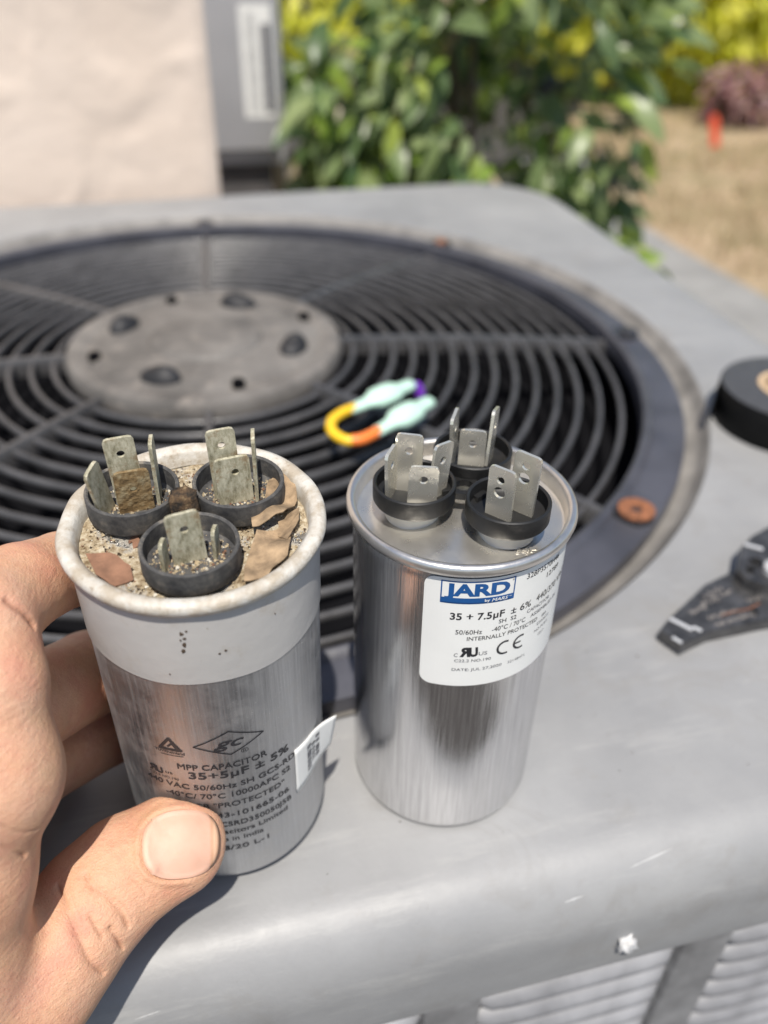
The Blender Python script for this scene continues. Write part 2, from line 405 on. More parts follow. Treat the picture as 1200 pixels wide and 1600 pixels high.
nt.links.new(mix(nt, maprange(nt, f2, 0.35, 0.7, 0, 0.5), c, (0.20, 0.14, 0.075)), b.inputs['Base Color']); b.inputs['Roughness'].default_value = 0.95
bump(nt, b, f2, 0.01)
M['soil'] = simple('brown_soil', (0.055, 0.05, 0.046), 0.95, 0, 0.4, 14, 0.01, 30)
M['concrete'] = simple('grey_concrete', (0.25, 0.245, 0.235), 0.85, 0, 0.18, 9, 0.0015, 120)
M['stake'] = simple('orange_stake', (0.75, 0.10, 0.045), 0.5, 0, 0.08, 40)

# ------------------------------------------------------------------ lettering wrapped on a cylinder or laid flat
def text_mesh(body, bold=0.0, shear=0.0, spacing=1.0):
    cu = bpy.data.curves.new('t', 'FONT'); cu.body = body; cu.size = 1; cu.resolution_u = 3
    cu.shear = shear; cu.space_character = spacing
    o = bpy.data.objects.new('t', cu); C.objects.link(o)
    dg = bpy.context.evaluated_depsgraph_get()
    me = bpy.data.meshes.new_from_object(o.evaluated_get(dg))
    bpy.data.objects.remove(o); bpy.data.curves.remove(cu)
    return me

def text_bm(body, u0, z0, width, capheight, bold=0.0, shear=0.0, spacing=1.0):
    me = text_mesh(body, bold, shear, spacing); bm = bmesh.new(); bm.from_mesh(me); bpy.data.meshes.remove(me)
    if bold:            # embolden: push the outline outwards
        bmesh.ops.remove_doubles(bm, verts=bm.verts, dist=1e-6)
        mv = {}
        for e in bm.edges:
            if len(e.link_faces) == 1:
                a, b2 = e.verts[0].co, e.verts[1].co; d = (b2 - a)
                if d.length < 1e-7: continue
                n = Vector((-d.y, d.x, 0)).normalized(); cc = e.link_faces[0].calc_center_median()
                if n.dot(cc - a) > 0: n = -n
                for v in e.verts: mv.setdefault(v, []).append(n)
        for v, ns in mv.items():
            n = sum(ns, Vector()); L = n.length
            if L > 0.3: v.co += n / L * min(bold / max(L / len(ns), .45), bold * 2)
    xs = [v.co.x for v in bm.verts]
    x0, x1 = min(xs), max(xs)
    for v in bm.verts:
        v.co = Vector((u0 + (v.co.x - x0) / (x1 - x0) * width, z0 + v.co.y / 0.729 * capheight, 0))
    return bm

def poly_bm(polys):
    bm = bmesh.new()
    for pl in polys:
        try: bm.faces.new([bm.verts.new((x, y, 0)) for x, y in pl])
        except ValueError: pass
    return bm

def stroke(pts, w, closed=False):
    """quads along a polyline"""
    P = [Vector(q) for q in pts]; out = []
    n = len(P)
    for i in range(n if closed else n - 1):
        a, b = P[i], P[(i + 1) % n]; d = (b - a)
        if d.length < 1e-6: continue
        d.normalize(); nn = Vector((-d.y, d.x)) * w / 2; e = d * w * 0.3
        a2, b2 = a - e, b + e
        out.append([(a2 + nn), (a2 - nn), (b2 - nn), (b2 + nn)])
    return [[(q.x, q.y) for q in f] for f in out]

def wrap_obj(name, bms, R, mat, parent, step=0.12):
    """bend flat (arc length, height) artwork onto a cylinder of radius R whose front faces local -Y"""
    out = bmesh.new()
    for bm in bms:
        us = [v.co.x for v in bm.verts]
        u = math.floor(min(us) / step) * step + step
        while u < max(us):
            bmesh.ops.bisect_plane(bm, geom=bm.verts[:] + bm.edges[:] + bm.faces[:], plane_co=(u, 0, 0), plane_no=(1, 0, 0), dist=1e-5)
            u += step
        tmp = bpy.data.meshes.new('tmp'); bm.to_mesh(tmp); bm.free(); out.from_mesh(tmp); bpy.data.meshes.remove(tmp)
    for v in out.verts:
        a = v.co.x / R; rr = R + v.co.z
        v.co = Vector((rr * math.sin(a), -rr * math.cos(a), v.co.y))
    for f in out.faces:
        c = f.calc_center_median(); f.normal_update()
        if f.normal.dot(Vector((c.x, c.y, 0))) < 0: f.normal_flip()
    me = bpy.data.meshes.new(name); out.to_mesh(me); out.free(); me.transform(Matrix.Scale(S, 4)); me.materials.append(mat)
    o = bpy.data.objects.new(name, me); C.objects.link(o); o.parent = parent
    return o

def rounded_patch(u0, u1, z0, z1, rc, corners=(1, 1, 1, 1)):
    pts = []
    for (cx, cy, a, on) in ((u1 - rc, z1 - rc, 0, corners[0]), (u0 + rc, z1 - rc, 90, corners[1]), (u0 + rc, z0 + rc, 180, corners[2]), (u1 - rc, z0 + rc, 270, corners[3])):
        for k in range(7):
            t = R_(a + 15 * k)
            pts.append((cx + rc * math.cos(t), cy + rc * math.sin(t)))
    return pts

# ================================================================== THE SETTING
GZ = -75.0
def sheet(name, pts, z, mat, sub=0):
    o = mesh_obj(name, [(x, y, z) for x, y in pts], [tuple(range(len(pts)))], mat, smooth=False)
    return tag(o, kind='structure')
sheet('ground', [(-6000, -6000), (6000, -6000), (6000, 6000), (-6000, 6000)], GZ - 0.8, M['soil'])
sheet('lawn', [(125, 225), (600, 60), (900, 560), (97, 560), (95, 364), (96, 324), (103, 295)], GZ - 0.4, M['lawn'])
bm = bmesh.new(); prism(bm, [(60, -190), (150, -190), (124, 226), (102, 295), (95.2, 324), (94, 420), (60, 420)], GZ - 0.9, GZ)
tag(bm_obj('concrete_path', bm, M['concrete']), kind='structure')

# dry grass standing on the lawn
V, F = [], []
rng = random.Random(3)
for i in range(17000):
    y = rng.uniform(225, 540); x = rng.uniform(96, 330)
    if noise.noise(Vector((x * .022, y * .022, 1))) < -.12 and rng.random() < .8: continue
    if x < 96 + max(0, (330 - y)) * 0.3: continue
    h = rng.uniform(2, 6); a = rng.uniform(0, 6.28); w = rng.uniform(0.25, 0.6); lx, ly = rng.gauss(0, 2), rng.gauss(0, 2)
    k = len(V)
    V += [(x - w * math.cos(a), y - w * math.sin(a), GZ - 0.4), (x + w * math.cos(a), y + w * math.sin(a), GZ - 0.4), (x + lx, y + ly, GZ + h)]
    F.append((k, k + 1, k + 2))
o = mesh_obj('dry_grass', V, F, M['grass'], smooth=False)
tag(o, 'dry straw-coloured grass on the lawn past the path', 'grass', kind='stuff')

# stucco walls: trowelled relief as real displacement
def stucco_wall(name, p0, p1, z0, z1, thick, label, amp=0.35, nx=300, nz=170):
    p0, p1 = Vector(p0), Vector(p1); d = (p1 - p0); L = d.length; d.normalize(); nrm = Vector((d.y, -d.x))
    V, F = [], []
    for j in range(nz + 1):
        for i in range(nx + 1):
            u = L * i / nx; z = z0 + (z1 - z0) * j / nz
            q = Vector((u * 0.095, z * 0.095, 3.1))
            n1 = noise.noise(q + Vector((noise.noise(q * 1.4), noise.noise(q * 1.4 + Vector((5, 5, 5))), 0)) * 0.9)
            n2 = noise.noise(Vector((u * 0.16 + n1, z * 0.16, 9)))
            n3 = noise.noise(Vector((u * 0.11 + z * .05 + 2 * n1, z * 0.06 - u * .05, 17)))
            h = amp * (max(-0.12, min(0.14, n1 * 1.6)) * 1.6 + n2 * 0.16 + max(-.1, min(.12, n3 * 1.8)) * 1.2)
            e = min(1, min(u, L - u) / 1.2); h = h * e - 0.5 * (1 - e) ** 2
            q3 = p0 + d * u + nrm * h
            V.append((q3.x, q3.y, z))
    for j in range(nz):
        for i in range(nx):
            a = j * (nx + 1) + i; F.append((a, a + 1, a + nx + 2, a + nx + 1))
    k = len(V)
    for q3, z in ((p0, z0), (p1, z0), (p1, z1), (p0, z1)):
        b3 = q3 - nrm * thick; V.append((b3.x, b3.y, z))
    tl, tr, bl, br = nz * (nx + 1), nz * (nx + 1) + nx, 0, nx
    F += [(k + 1, k, k + 3, k + 2)]
    F += [tuple([k] + [j * (nx + 1) for j in range(nz + 1)] + [k + 3])]
    F += [tuple([k + 2] + [j * (nx + 1) + nx for j in range(nz, -1, -1)] + [k + 1])]
    F += [tuple([k + 3] + list(range(tl, tr + 1)) + [k + 2])]
    o = mesh_obj(name, V, F, M['stucco'], sharp=50)
    return tag(o, label, 'wall')
PHI = R_(14.6); cP, sP = math.cos(PHI), math.sin(PHI)
wd = Vector((cP, sP)); corner = Vector((-15.75, 80.3))
stucco_wall('house_wall', (corner - wd * 150)[:], corner[:], GZ, 34, 10, 'cream trowelled stucco wall right behind the condenser', amp=0.32)
stucco_wall('house_wall', (-170, 112), (-17.5, 146), GZ, 190, 15, 'recessed cream stucco wall behind the grey electrical box', nx=80, nz=80)

# grey electrical box on the recessed wall
eb = empty('electrical_box', (-30, 123, -9.3), R_(12), 'grey metal electrical box with white notice sticker beside the shrub', 'electrical box')
bm = bmesh.new(); box(bm, (0, 6, 26), (31, 13, 52), bev=0.6); bm_obj('enclosure', bm, M['boxgrey'], eb, True)
bm = bmesh.new(); box(bm, (0, -0.75, 26.6), (29, 1.3, 49), bev=0.4); dr = bm_obj('door', bm, M['boxgrey'], eb, True)
bm = bmesh.new(); box(bm, (0, 6, -3.2), (27, 10, 6.2), bev=0.3); bm_obj('conduit_base', bm, M['boxdark'], eb, True)
bm = bmesh.new(); box(bm, (-1, 7, -35), (5, 5, 57), bev=1.2); bm_obj('conduit', bm, M['boxgrey'], eb, True)
bm = bmesh.new(); box(bm, (12.15, -1.42, 13.0), (4.1, 0.02, 13.4)); st = bm_obj('sticker', bm, M['paper'], dr)
bm = bmesh.new()
for k in range(24):
    z = 18.6 - k * 0.5
    box(bm, (11.5 + rng.uniform(-.15, .15), -1.45, z), (rng.uniform(0.7, 1.5), 0.02, 0.14))
box(bm, (13.4, -1.45, 12.2), (1.15, 0.02, 10.6))
bm_obj('print', bm, M['ink_soft'], st)

# ------------------------------------------------------------------ shrubs
def leaf_mesh(name, L, W, mat, fold=0.22, droop=0.25, n=5):
    V, F = [], []
    for i in range(n + 1):
        t = i / n; w = W * (math.sin(math.pi * min(1, t * 0.96 + 0.02)) ** 0.75) * (1 - 0.28 * t) * 0.5
        y = L * t; z = -droop * L * t * t
        V += [(-w, y, z + fold * w), (0, y, z), (w, y, z + fold * w)]
    for i in range(n):
        a = 3 * i; F += [(a, a + 1, a + 4, a + 3), (a + 1, a + 2, a + 5, a + 4)]
    me = bpy.data.meshes.new(name); me.from_pydata([(x * S, y * S, z * S) for x, y, z in V], [], F); me.materials.append(mat)
    me.polygons.foreach_set('use_smooth', [True] * len(me.polygons)); me['v'] = 0
    return me, V, F

def leaf_rot(rg, out, up_bias=0.4):
    d = Vector((out.x + rg.gauss(0, .5), out.y + rg.gauss(0, .5), out.z * 0.5 - 0.55 + rg.gauss(0, .45))).normalized()     # blade direction, drooping
    nrm = Vector((rg.gauss(0, .45), rg.gauss(0, .45) - 0.55, 0.75))
    x = d.cross(nrm).normalized(); z = x.cross(d).normalized()
    return Matrix((x, d, z)).transposed()

def foliage(name, pts, variants, mat, parent, rg):
    """one joined mass of leaves"""
    V, F = [], []
    for (pos, rot, s) in pts:
        LV, LF = variants[rg.randrange(len(variants))]
        k = len(V)
        for q in LV: V.append(Vector(pos) + rot @ (Vector(q) * s))
        F += [tuple(k + i for i in f) for f in LF]
    return mesh_obj(name, V, F, mat, parent)

# the big shrub behind the condenser
rg = random.Random(11)
sh = empty('shrub', (16, 138, GZ - 0.8), 0, 'broad-leaved dark green shrub crowding behind the condenser top', 'shrub')
base = Vector((16, 138, GZ - 0.8))
for k in range(6):
    a = rg.uniform(0, 6.28); top = Vector((rg.uniform(-24, 6), rg.uniform(-18, 18), rg.uniform(55, 110)))
    pth = smooth_path([(rg.uniform(-5, 5), rg.uniform(-5, 5), 0), (top.x * .35, top.y * .35, top.z * .45), (top.x * .8, top.y * .8, top.z * .8), top], 6)
    V, F = tube_geo(pth, [1.3 * (1 - 0.75 * i / (len(pth) - 1)) for i in range(len(pth))], 7)
    mesh_obj('stem', V, F, M['bark'], sh)
lv = {}
lm = []
for nm, L, W, mt in (('leaf', 6.4, 3.2, M['leaf']), ('leaf', 5.0, 2.5, M['leaf']), ('leaf', 4.2, 2.3, M['leaf_lime']), ('leaf', 5.0, 2.2, M['leaf_dry'])):
    me, LV, LF = leaf_mesh(nm, L, W, mt, rg.uniform(.15, .3), rg.uniform(.15, .35)); lm.append((me, LV, LF))
def shrub_point(front):
    while True:
        p_ = Vector((rg.uniform(-1, 1), rg.uniform(-1, 1), rg.uniform(-1, 1)))
        r = p_.length
        if r > 1 or r < 0.25: continue
        if front and (p_.y > 0.0 or r < 0.55): continue
        n = noise.noise(p_ * 2.3)
        if n < -0.02: continue
        return p_
def shrub_xyz(p_): return Vector((-3 + p_.x * 40, p_.y * 24, 66 + p_.z * 50))
def shrub_ok(pos):
    wx, wy, wz = pos.x + base.x, pos.y + base.y, pos.z + base.z
    if wx > (44 if wz > -3 else 34): return False
    if wx < -13 and (wz > 2 or wy > 118): return False
    if wx < -5 and wz > 5: return False
    return wx > -19
cnt = 0
while cnt < 290:
    p_ = shrub_point(True); pos = shrub_xyz(p_)
    wz = pos.z + base.z
    if wz < -32 or wz > 26: continue
    if not shrub_ok(pos): continue
    t = rg.random(); v = 2 if t > (0.84 if pos.x < 6 else 0.66) else 3 if t > (.75 if pos.x < 6 else .6) else rg.randrange(2)  # more lime leaves on the right imitate sunlight on that side
    s = rg.uniform(.75, 1.15)
    share('leaf', lm[v][0], sh, pos, leaf_rot(rg, p_).to_euler(), (s, s, s)); cnt += 1
pts = []
for k in range(4200):
    p_ = shrub_point(False); pos = shrub_xyz(p_)
    if not shrub_ok(pos): continue
    pts.append((pos, leaf_rot(rg, p_), rg.uniform(.7, 1.15)))
tag(foliage('foliage', pts[:1500], [(lm[0][1], lm[0][2]), (lm[1][1], lm[1][2])], M['leaf'], sh, rg), kind='stuff')
tag(foliage('sunlit_lime_foliage', pts[1500:2250], [(lm[2][1], lm[2][2]), (lm[1][1], lm[1][2])], M['leaf_lime'], sh, rg), kind='stuff')  # lime leaves mixed in to brighten the shaded inside by colour
tag(foliage('dry_foliage', pts[2250:2500], [(lm[3][1], lm[3][2])], M['leaf_dry'], sh, rg), kind='stuff')
# low sprigs at the right foot of the shrub, seen past the condenser's edge
sp = empty('sprig', (30, 108, GZ), 0, 'small lime green sprig poking out beside the condenser edge', 'plant')
pth = smooth_path([(0, 0, 0), (-2, 2, 20), (1, 0, 42), (0, -3, 56)], 6)
V, F = tube_geo(pth, [0.5 * (1 - 0.6 * i / (len(pth) - 1)) for i in range(len(pth))], 6); mesh_obj('stem', V, F, M['bark'], sp)
for k in range(60):
    z = rg.uniform(34, 63); a = rg.uniform(0, 6.28); p_ = Vector((math.cos(a), math.sin(a), 0.2)); s = rg.uniform(.6, .95)
    share('leaf', lm[2 if rg.random() < .55 else 1][0], sp, (p_.x * rg.uniform(1, 8), p_.y * rg.uniform(1, 8), z), leaf_rot(rg, p_).to_euler(), (s, s, s))

def far_shrub(name, c, rad, n, mat, L, W, label, cat, seed, stems=5):
    g = random.Random(seed); e = empty(name, (c[0], c[1], GZ), 0, label, cat)
    _, LV, LF = leaf_mesh('leaf', L, W, mat, .2, .25, 3)
    for k in range(stems):
        t = Vector((g.uniform(-.6, .6) * rad[0], g.uniform(-.6, .6) * rad[1], rad[2] * g.uniform(.8, 1.5)))
        pth = smooth_path([(0, 0, 0), (t.x * .3, t.y * .3, t.z * .5), t], 5)
        V, F = tube_geo(pth, [rad[0] * .035 * (1 - .7 * i / (len(pth) - 1)) for i in range(len(pth))], 6); mesh_obj('stem', V, F, M['bark'], e)
    pts = []
    while len(pts) < n:
        p_ = Vector((g.uniform(-1, 1), g.uniform(-1, 1), g.uniform(-1, 1)))
        if not .35 < p_.length < 1 or noise.noise(p_ * 2.6 + Vector((seed, 0, 0))) < -.2: continue
        pts.append((Vector((p_.x * rad[0], p_.y * rad[1], rad[2] + p_.z * rad[2])), leaf_rot(g, p_), g.uniform(.7, 1.25)))
    tag(foliage('foliage', pts, [(LV, LF)], mat, e, g), kind='stuff')
far_shrub('shrub', (185, 575), (125, 50, 80), 7500, M['leaf_yel'], 11, 6, 'sunlit yellow-green shrub at the far edge of the lawn', 'shrub', 21)
far_shrub('shrub', (198, 508), (26, 16, 17), 330, M['leaf_pur'], 8, 4, 'low purple-leaved shrub in front of the yellow-green one', 'shrub', 22)
far_shrub('shrub', (60, 640), (140, 60, 110), 5200, M['leaf_far'], 11, 6, 'mid-green far shrub glimpsed behind the near dark one', 'shrub', 23)
far_shrub('shrub', (-60, 560), (90, 50, 75), 2600, M['leaf_yel'], 10, 5, 'bright yellow-green shrub glimpsed beside the electrical box', 'shrub', 24)
far_shrub('shrub', (420, 640), (130, 70, 120), 3200, M['leaf_far'], 11, 6, 'green far shrub beyond the right side of the lawn', 'shrub', 25)
# two orange survey stakes
for (x, y, h, tl, lab) in ((165, 452, 17, -0.28, 'orange marker stake leaning in the dry grass'), (196, 432, 11, 0.2, 'short orange marker stake at the right edge of the lawn')):
    bm = bmesh.new(); prism(bm, [(-2.2, 0), (2.2, 0), (2.2, h * .8), (1.4, h * .93), (0, h), (-1.4, h * .93), (-2.2, h * .8)], -0.6, 0.6)
    bmesh.ops.bevel(bm, geom=bm.edges[:], offset=0.15, segments=1, affect='EDGES')
    o = bm_obj('marker_stake', bm, M['stake'], loc=(x, y, GZ - 1), rot=(R_(90), tl, 0)); tag(o, lab, 'stake')

# ================================================================== AIR CONDITIONER
OX, OY = -10.034, 42.802
ac = empty('air_conditioner', (OX, OY, GZ), PHI, 'grey metal outdoor condenser unit with round black fan grille on top', 'air conditioner')
TOP = (0, 0, 75.0)
def rsq(th, h, cc=25.6):
    ux, uy = abs(math.cos(th)), abs(math.sin(th)); t = h / max(ux, uy)
    if t * ux > cc and t * uy > cc:
        rc = h - cc; bq = -cc * (ux + uy); k = bq * bq - (2 * cc * cc - rc * rc); t = -bq + math.sqrt(k)
    return t * math.cos(th) - 0.5, t * math.sin(th) - 0.2
NA = 360
V, F = [], []
rows = [('c', 26.95, -0.6), ('c', 26.95, -0.1), ('c', 26.98, -0.02), ('c', 27.06, 0.0), ('c', 27.3, 0.0), ('m', 0.5, 0.02), ('s', 32.2, 0.0)]
for k in range(1, 9):
    a = k / 8 * math.pi / 2; rows.append(('s', 32.2 + 1.75 * math.sin(a), -2.3 * (1 - math.cos(a))))
rows += [('s', 33.98, -3.1), ('s', 34.02, -3.75), ('s', 34.0, -4.05), ('s', 33.75, -4.1), ('s', 33.4, -4.1), ('s', 33.3, -2.5)]
for kind, h, z in rows:
    for i in range(NA):
        th = 2 * math.pi * (i + .5) / NA
        if kind == 'c': x, y = h * math.cos(th), h * math.sin(th)
        elif kind == 's': x, y = rsq(th, h)
        else:
            x0, y0 = 27.3 * math.cos(th), 27.3 * math.sin(th); x1, y1 = rsq(th, 32.2); x, y = x0 + (x1 - x0) * h, y0 + (y1 - y0) * h
        V.append((x, y, z))
for j in range(len(rows) - 1):
    for i in range(NA):
        k = (i + 1) % NA; F.append((j * NA + i, j * NA + k, (j + 1) * NA + k, (j + 1) * NA + i))
cover = mesh_obj('top_cover', V, F, M['paint'], ac, loc=TOP, sharp=60)
lathe('recess_lip', [(25.85, -1.1), (26.05, -1.0), (26.3, -0.92), (26.55, -0.75), (26.74, -0.45), (26.86, -0.1), (26.94, -0.02)], M['lip'], ac, 160, loc=TOP)

# fan grille: flat outer ring, concentric rings, spokes, motor plate
grille = lathe('fan_grille', [(23.75, -0.8), (23.8, -0.1), (24.0, 0.03), (24.2, -0.05), (24.35, -0.25), (25.6, -0.32), (25.9, -0.4), (25.94, -1.0), (23.75, -1.0)], M['ringplastic'], ac, 180, closed=True, loc=TOP)
def zr(r): return -0.75 + 1.35 * (1 - ((r - 7.4) / 16.6) ** 1.6)
for i in range(14):
    r = 8.15 + 1.13 * i; z = zr(r); w, h = 0.155, 0.36
    prof = [(r - w * .7, z - h), (r - w, z - h * .6), (r - w, z - .2), (r - w * .85, z - .09), (r - w * .5, z - .02), (r, z), (r + w * .5, z - .02), (r + w * .85, z - .09), (r + w, z - .2), (r + w, z - h * .6), (r + w * .7, z - h)]
    lathe('grille_ring', prof, M['ring'], grille, 150, closed=True)
for k in range(8):
    a = R_(-3.6 + 45 * k)
    V, F = [], []
    rs = [7.0 + (24.4 - 7.0) * i / 14 for i in range(15)]
    for r in rs:
        z = zr(max(r, 7.4)) + 0.2
        for (dx, dz) in ((-.2, -1.1), (-.24, -.25), (-.14, -.06), (.14, -.06), (.24, -.25), (.2, -1.1)):
            V.append((r * math.cos(a) - dx * math.sin(a), r * math.sin(a) + dx * math.cos(a), z + dz))
    for j in range(14):
        for i in range(6): F.append((j * 6 + i, j * 6 + (i + 1) % 6, (j + 1) * 6 + (i + 1) % 6, (j + 1) * 6 + i))
    F += [(0, 1, 2, 3, 4, 5), tuple(14 * 6 + i for i in (5, 4, 3, 2, 1, 0))]
    s_ = mesh_obj('spoke', V, F, M['ring'], grille, sharp=50)
    # mounting lug with its screw at the spoke's outer end
    bm = bmesh.new()
    prism(bm, [(23.9, -.55), (24.9, -.8), (25.5, -.75), (25.9, 0), (25.5, .75), (24.9, .8), (23.9, .55)], -0.5, -0.02)
    bmesh.ops.bevel(bm, geom=bm.edges[:], offset=0.1, segments=2, affect='EDGES')
    bm_obj('mounting_lug', bm, M['plastic'], grille, True, rot=(0, 0, a))
    wash = [(0.0, -0.1), (0.24, -0.08), (0.27, 0.1), (0.55, 0.16), (0.78, 0.1), (0.8, -0.03)] if k == 7 else [(0.0, 0.18), (0.25, 0.18), (0.38, 0.1), (0.42, -0.03)]
    o = lathe('screw', wash, M['rust'] if k in (7, 1) else M['plastic'], grille, 24, loc=(25.05 * math.cos(a), 25.05 * math.sin(a), 0))
    if k == 7: o['label'] = 'rust-orange washer at the end of a spoke'
hub = lathe('motor_plate', [(7.5, 0.2), (7.5, 0.85), (7.35, 1.08), (7.0, 1.17), (6.5, 1.12), (6.3, 1.0), (6.1, 1.0), (5.9, 1.12), (3.1, 1.2), (2.95, 1.42), (2.75, 1.5), (0, 1.56)], M['hub'], grille, 96)
for k, deg in enumerate((-11, 78, 164, 254)):
    a = R_(deg) - PHI
    V, F = [], []
    for j in range(6):
        for i in range(18):
            t = 2 * math.pi * i / 18; q = j / 5
            rr = math.cos(q * math.pi / 2 * .98)
            V.append((1.15 * rr * math.cos(t), 0.75 * rr * math.sin(t), 1.05 + 0.75 * math.sin(q * math.pi / 2) + 0.12 * math.cos(t) * q))
    for j in range(5):
        for i in range(18): F.append((j * 18 + i, j * 18 + (i + 1) % 18, (j + 1) * 18 + (i + 1) % 18, (j + 1) * 18 + i))
    F.append(tuple(5 * 18 + i for i in range(18)))
    mesh_obj('motor_boss', V, F, M['boss'], grille, loc=(5.05 * math.cos(a), 5.05 * math.sin(a), 0), rot=(0, 0, a + math.pi / 2))
    b_ = a + R_(42)
    lathe('bolt', [(0, 1.42), (.28, 1.4), (.34, 1.3), (.34, 1.05)], M['dark'], grille, 12, loc=(6.0 * math.cos(b_), 6.0 * math.sin(b_), 0))
# inside: shroud, fan
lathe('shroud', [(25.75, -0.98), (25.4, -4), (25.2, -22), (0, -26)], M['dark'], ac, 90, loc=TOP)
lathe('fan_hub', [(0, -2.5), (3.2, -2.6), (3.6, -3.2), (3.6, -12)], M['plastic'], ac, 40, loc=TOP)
for k, deg in enumerate((-22, 98, 218)):
    a0 = R_(deg) - PHI; V, F = [], []
    for j in range(9):
        r = 3.4 + 17.5 * j / 8; wid = R_(26 + 8 * math.sin(j / 8 * 2.4))
        for i in range(9):
            t = i / 8 - .5; th = a0 + t * wid + 0.12 * math.sin(j / 8 * 3)
            V.append((r * math.cos(th), r * math.sin(th), -7.0 + t * 4.5 * (1 - .3 * j / 8) - 0.7 * (1 - 4 * t * t)))
    for j in range(8):
        for i in range(8): F.append((j * 9 + i, j * 9 + i + 1, (j + 1) * 9 + i + 1, (j + 1) * 9 + i))
    o = mesh_obj('fan_blade', V, F, M['blade'], ac, loc=TOP)
    so = o.modifiers.new('thick', 'SOLIDIFY'); so.thickness = 0.0012

# sides: body, posts and louvre slats
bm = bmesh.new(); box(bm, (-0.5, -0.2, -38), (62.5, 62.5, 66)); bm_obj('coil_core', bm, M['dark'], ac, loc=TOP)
bm = bmesh.new(); box(bm, (-0.5, -0.2, -73), (68, 68, 4), bev=0.6); bm_obj('base_pan', bm, M['paint'], ac, True, loc=TOP)
xs = [-32.6, -26.4, -17.6, -8.8, 0.0, 8.8, 17.6, 26.4, 32.0]
posts = [-31.9, -22.2, -13.4, -4.6, 4.2, 13.0, 21.8, 30.9]
for px in posts:
    bm = bmesh.new(); box(bm, (px, -32.6, -37.5), (1.9 if abs(px) < 30 else 3.2, 1.3, 67), bev=0.25); bm_obj('post', bm, M['post'], ac, True, loc=TOP)
def slat_geo(w):
    V, F = [], []; n = 12
    prof = [(0.0, 0.42), (-0.28, 0.34), (-0.5, 0.12), (-0.55, -0.12), (-0.42, -0.36), (-0.1, -0.46), (0.15, -0.4)]
    for i in range(n + 1):
        t = i / n * 2 - 1; e = (1 - abs(t) ** 8) ** .5
        for (y, z) in prof: V.append((t * w / 2, y * e, z * (0.35 + .65 * e)))
    m_ = len(prof)
    for i in range(n):
        for j in range(m_ - 1): F.append((i * m_ + j, i * m_ + j + 1, (i + 1) * m_ + j + 1, (i + 1) * m_ + j))
    return V, F
sv, sf = slat_geo(7.4)
proto = None; rest_v, rest_f = [], []
for ci in range(7):
    cx = (posts[ci] + posts[ci + 1]) / 2
    for rw in range(51):
        z = -4.9 - 1.28 * rw
        if rw < 22:
            if proto is None:
                proto = mesh_obj('slat', sv, sf, M['louvre'], ac, loc=(cx, -32.75, 75 + z))
            else: share('slat', proto.data, ac, (cx, -32.75, 75 + z))
        else:
            k = len(rest_v); rest_v += [(x + cx, y - 32.75, zz + z) for x, y, zz in sv]; rest_f += [tuple(i + k for i in f) for f in sf]
tag(mesh_obj('lower_slats', rest_v, rest_f, M['louvre'], ac, loc=TOP), kind='stuff')
for k in (1, 2, 3):
    rv, rf = [], []
    for ci in range(7):
        cx = (posts[ci] + posts[ci + 1]) / 2
        for rw in range(51):
            z = -4.9 - 1.28 * rw; kk = len(rv); rv += [(x + cx, y - 32.75, zz + z) for x, y, zz in sv]; rf += [tuple(i + kk for i in f) for f in sf]
    o = mesh_obj('side_slats', rv, rf, M['louvre'], ac, loc=(-0.5, -0.2, 75), rot=(0, 0, k * math.pi / 2)); tag(o, kind='stuff')
    for px in (-31.0, -22.2, -13.4, -4.6, 4.2, 13.0, 21.8, 31.0):
        bm = bmesh.new(); box(bm, (px, -32.4, -37.5), (1.9, 1.2, 67)); bm_obj('post', bm, M['paint'], ac, loc=(-0.5, -0.2, 75), rot=(0, 0, k * math.pi / 2))
# skirt screw smothered in white sealant
g = random.Random(5); V, F = [], []
for j in range(9):
    for i in range(16):
        a = math.pi * j / 8; t = 2 * math.pi * i / 16
        q = Vector((math.sin(a) * math.cos(t), -math.cos(a), math.sin(a) * math.sin(t)))
        k = 1 + 0.9 * noise.noise(q * 2.4 + Vector((3, 1, 7))) + .35 * noise.noise(q * 6)
        V.append((q.x * .30 * k, q.y * .26 * k, q.z * .34 * k))
for j in range(8):
    for i in range(16): F.append((j * 16 + i, j * 16 + (i + 1) % 16, (j + 1) * 16 + (i + 1) % 16, (j + 1) * 16 + i))
o = mesh_obj('screw', V, F, M['caulk'], ac, loc=(8.72, -34.18, 75 - 2.95)); o['label'] = 'skirt screw smothered in white sealant'

# small marks on the cover: smears and scuffs as thin dried films
def film(name, pts, mat, wid, seed):
    g = random.Random(seed); P = smooth_path([(x, y, 0) for x, y in pts], 6); V, F = [], []
    for i, q in enumerate(P):
        t = i / (len(P) - 1); w = wid * (math.sin(math.pi * (t * .9 + .05))) * g.uniform(.6, 1.2)
        d = (P[min(i + 1, len(P) - 1)] - P[max(i - 1, 0)]).normalized(); nn = Vector((-d.y, d.x, 0))
        V += [q + nn * w + Vector((0, 0, .004)), q - nn * w + Vector((0, 0, .004))]
    for i in range(len(P) - 1): F.append((2 * i, 2 * i + 1, 2 * i + 3, 2 * i + 2))
    return mesh_obj(name, V, F, mat, ac, loc=TOP)
def w2l(x, y):
    x, y = x - OX, y - OY; return (cP * x + sP * y, -sP * x + cP * y)
film('smear', [w2l(-0.9, 12.55), w2l(-0.65, 12.75), w2l(-0.35, 12.8)], M['smear'], 0.05, 1)
film('smear', [w2l(-0.55, 13.2), w2l(-0.4, 13.35), w2l(-0.25, 13.3)], M['smear'], 0.035, 2)

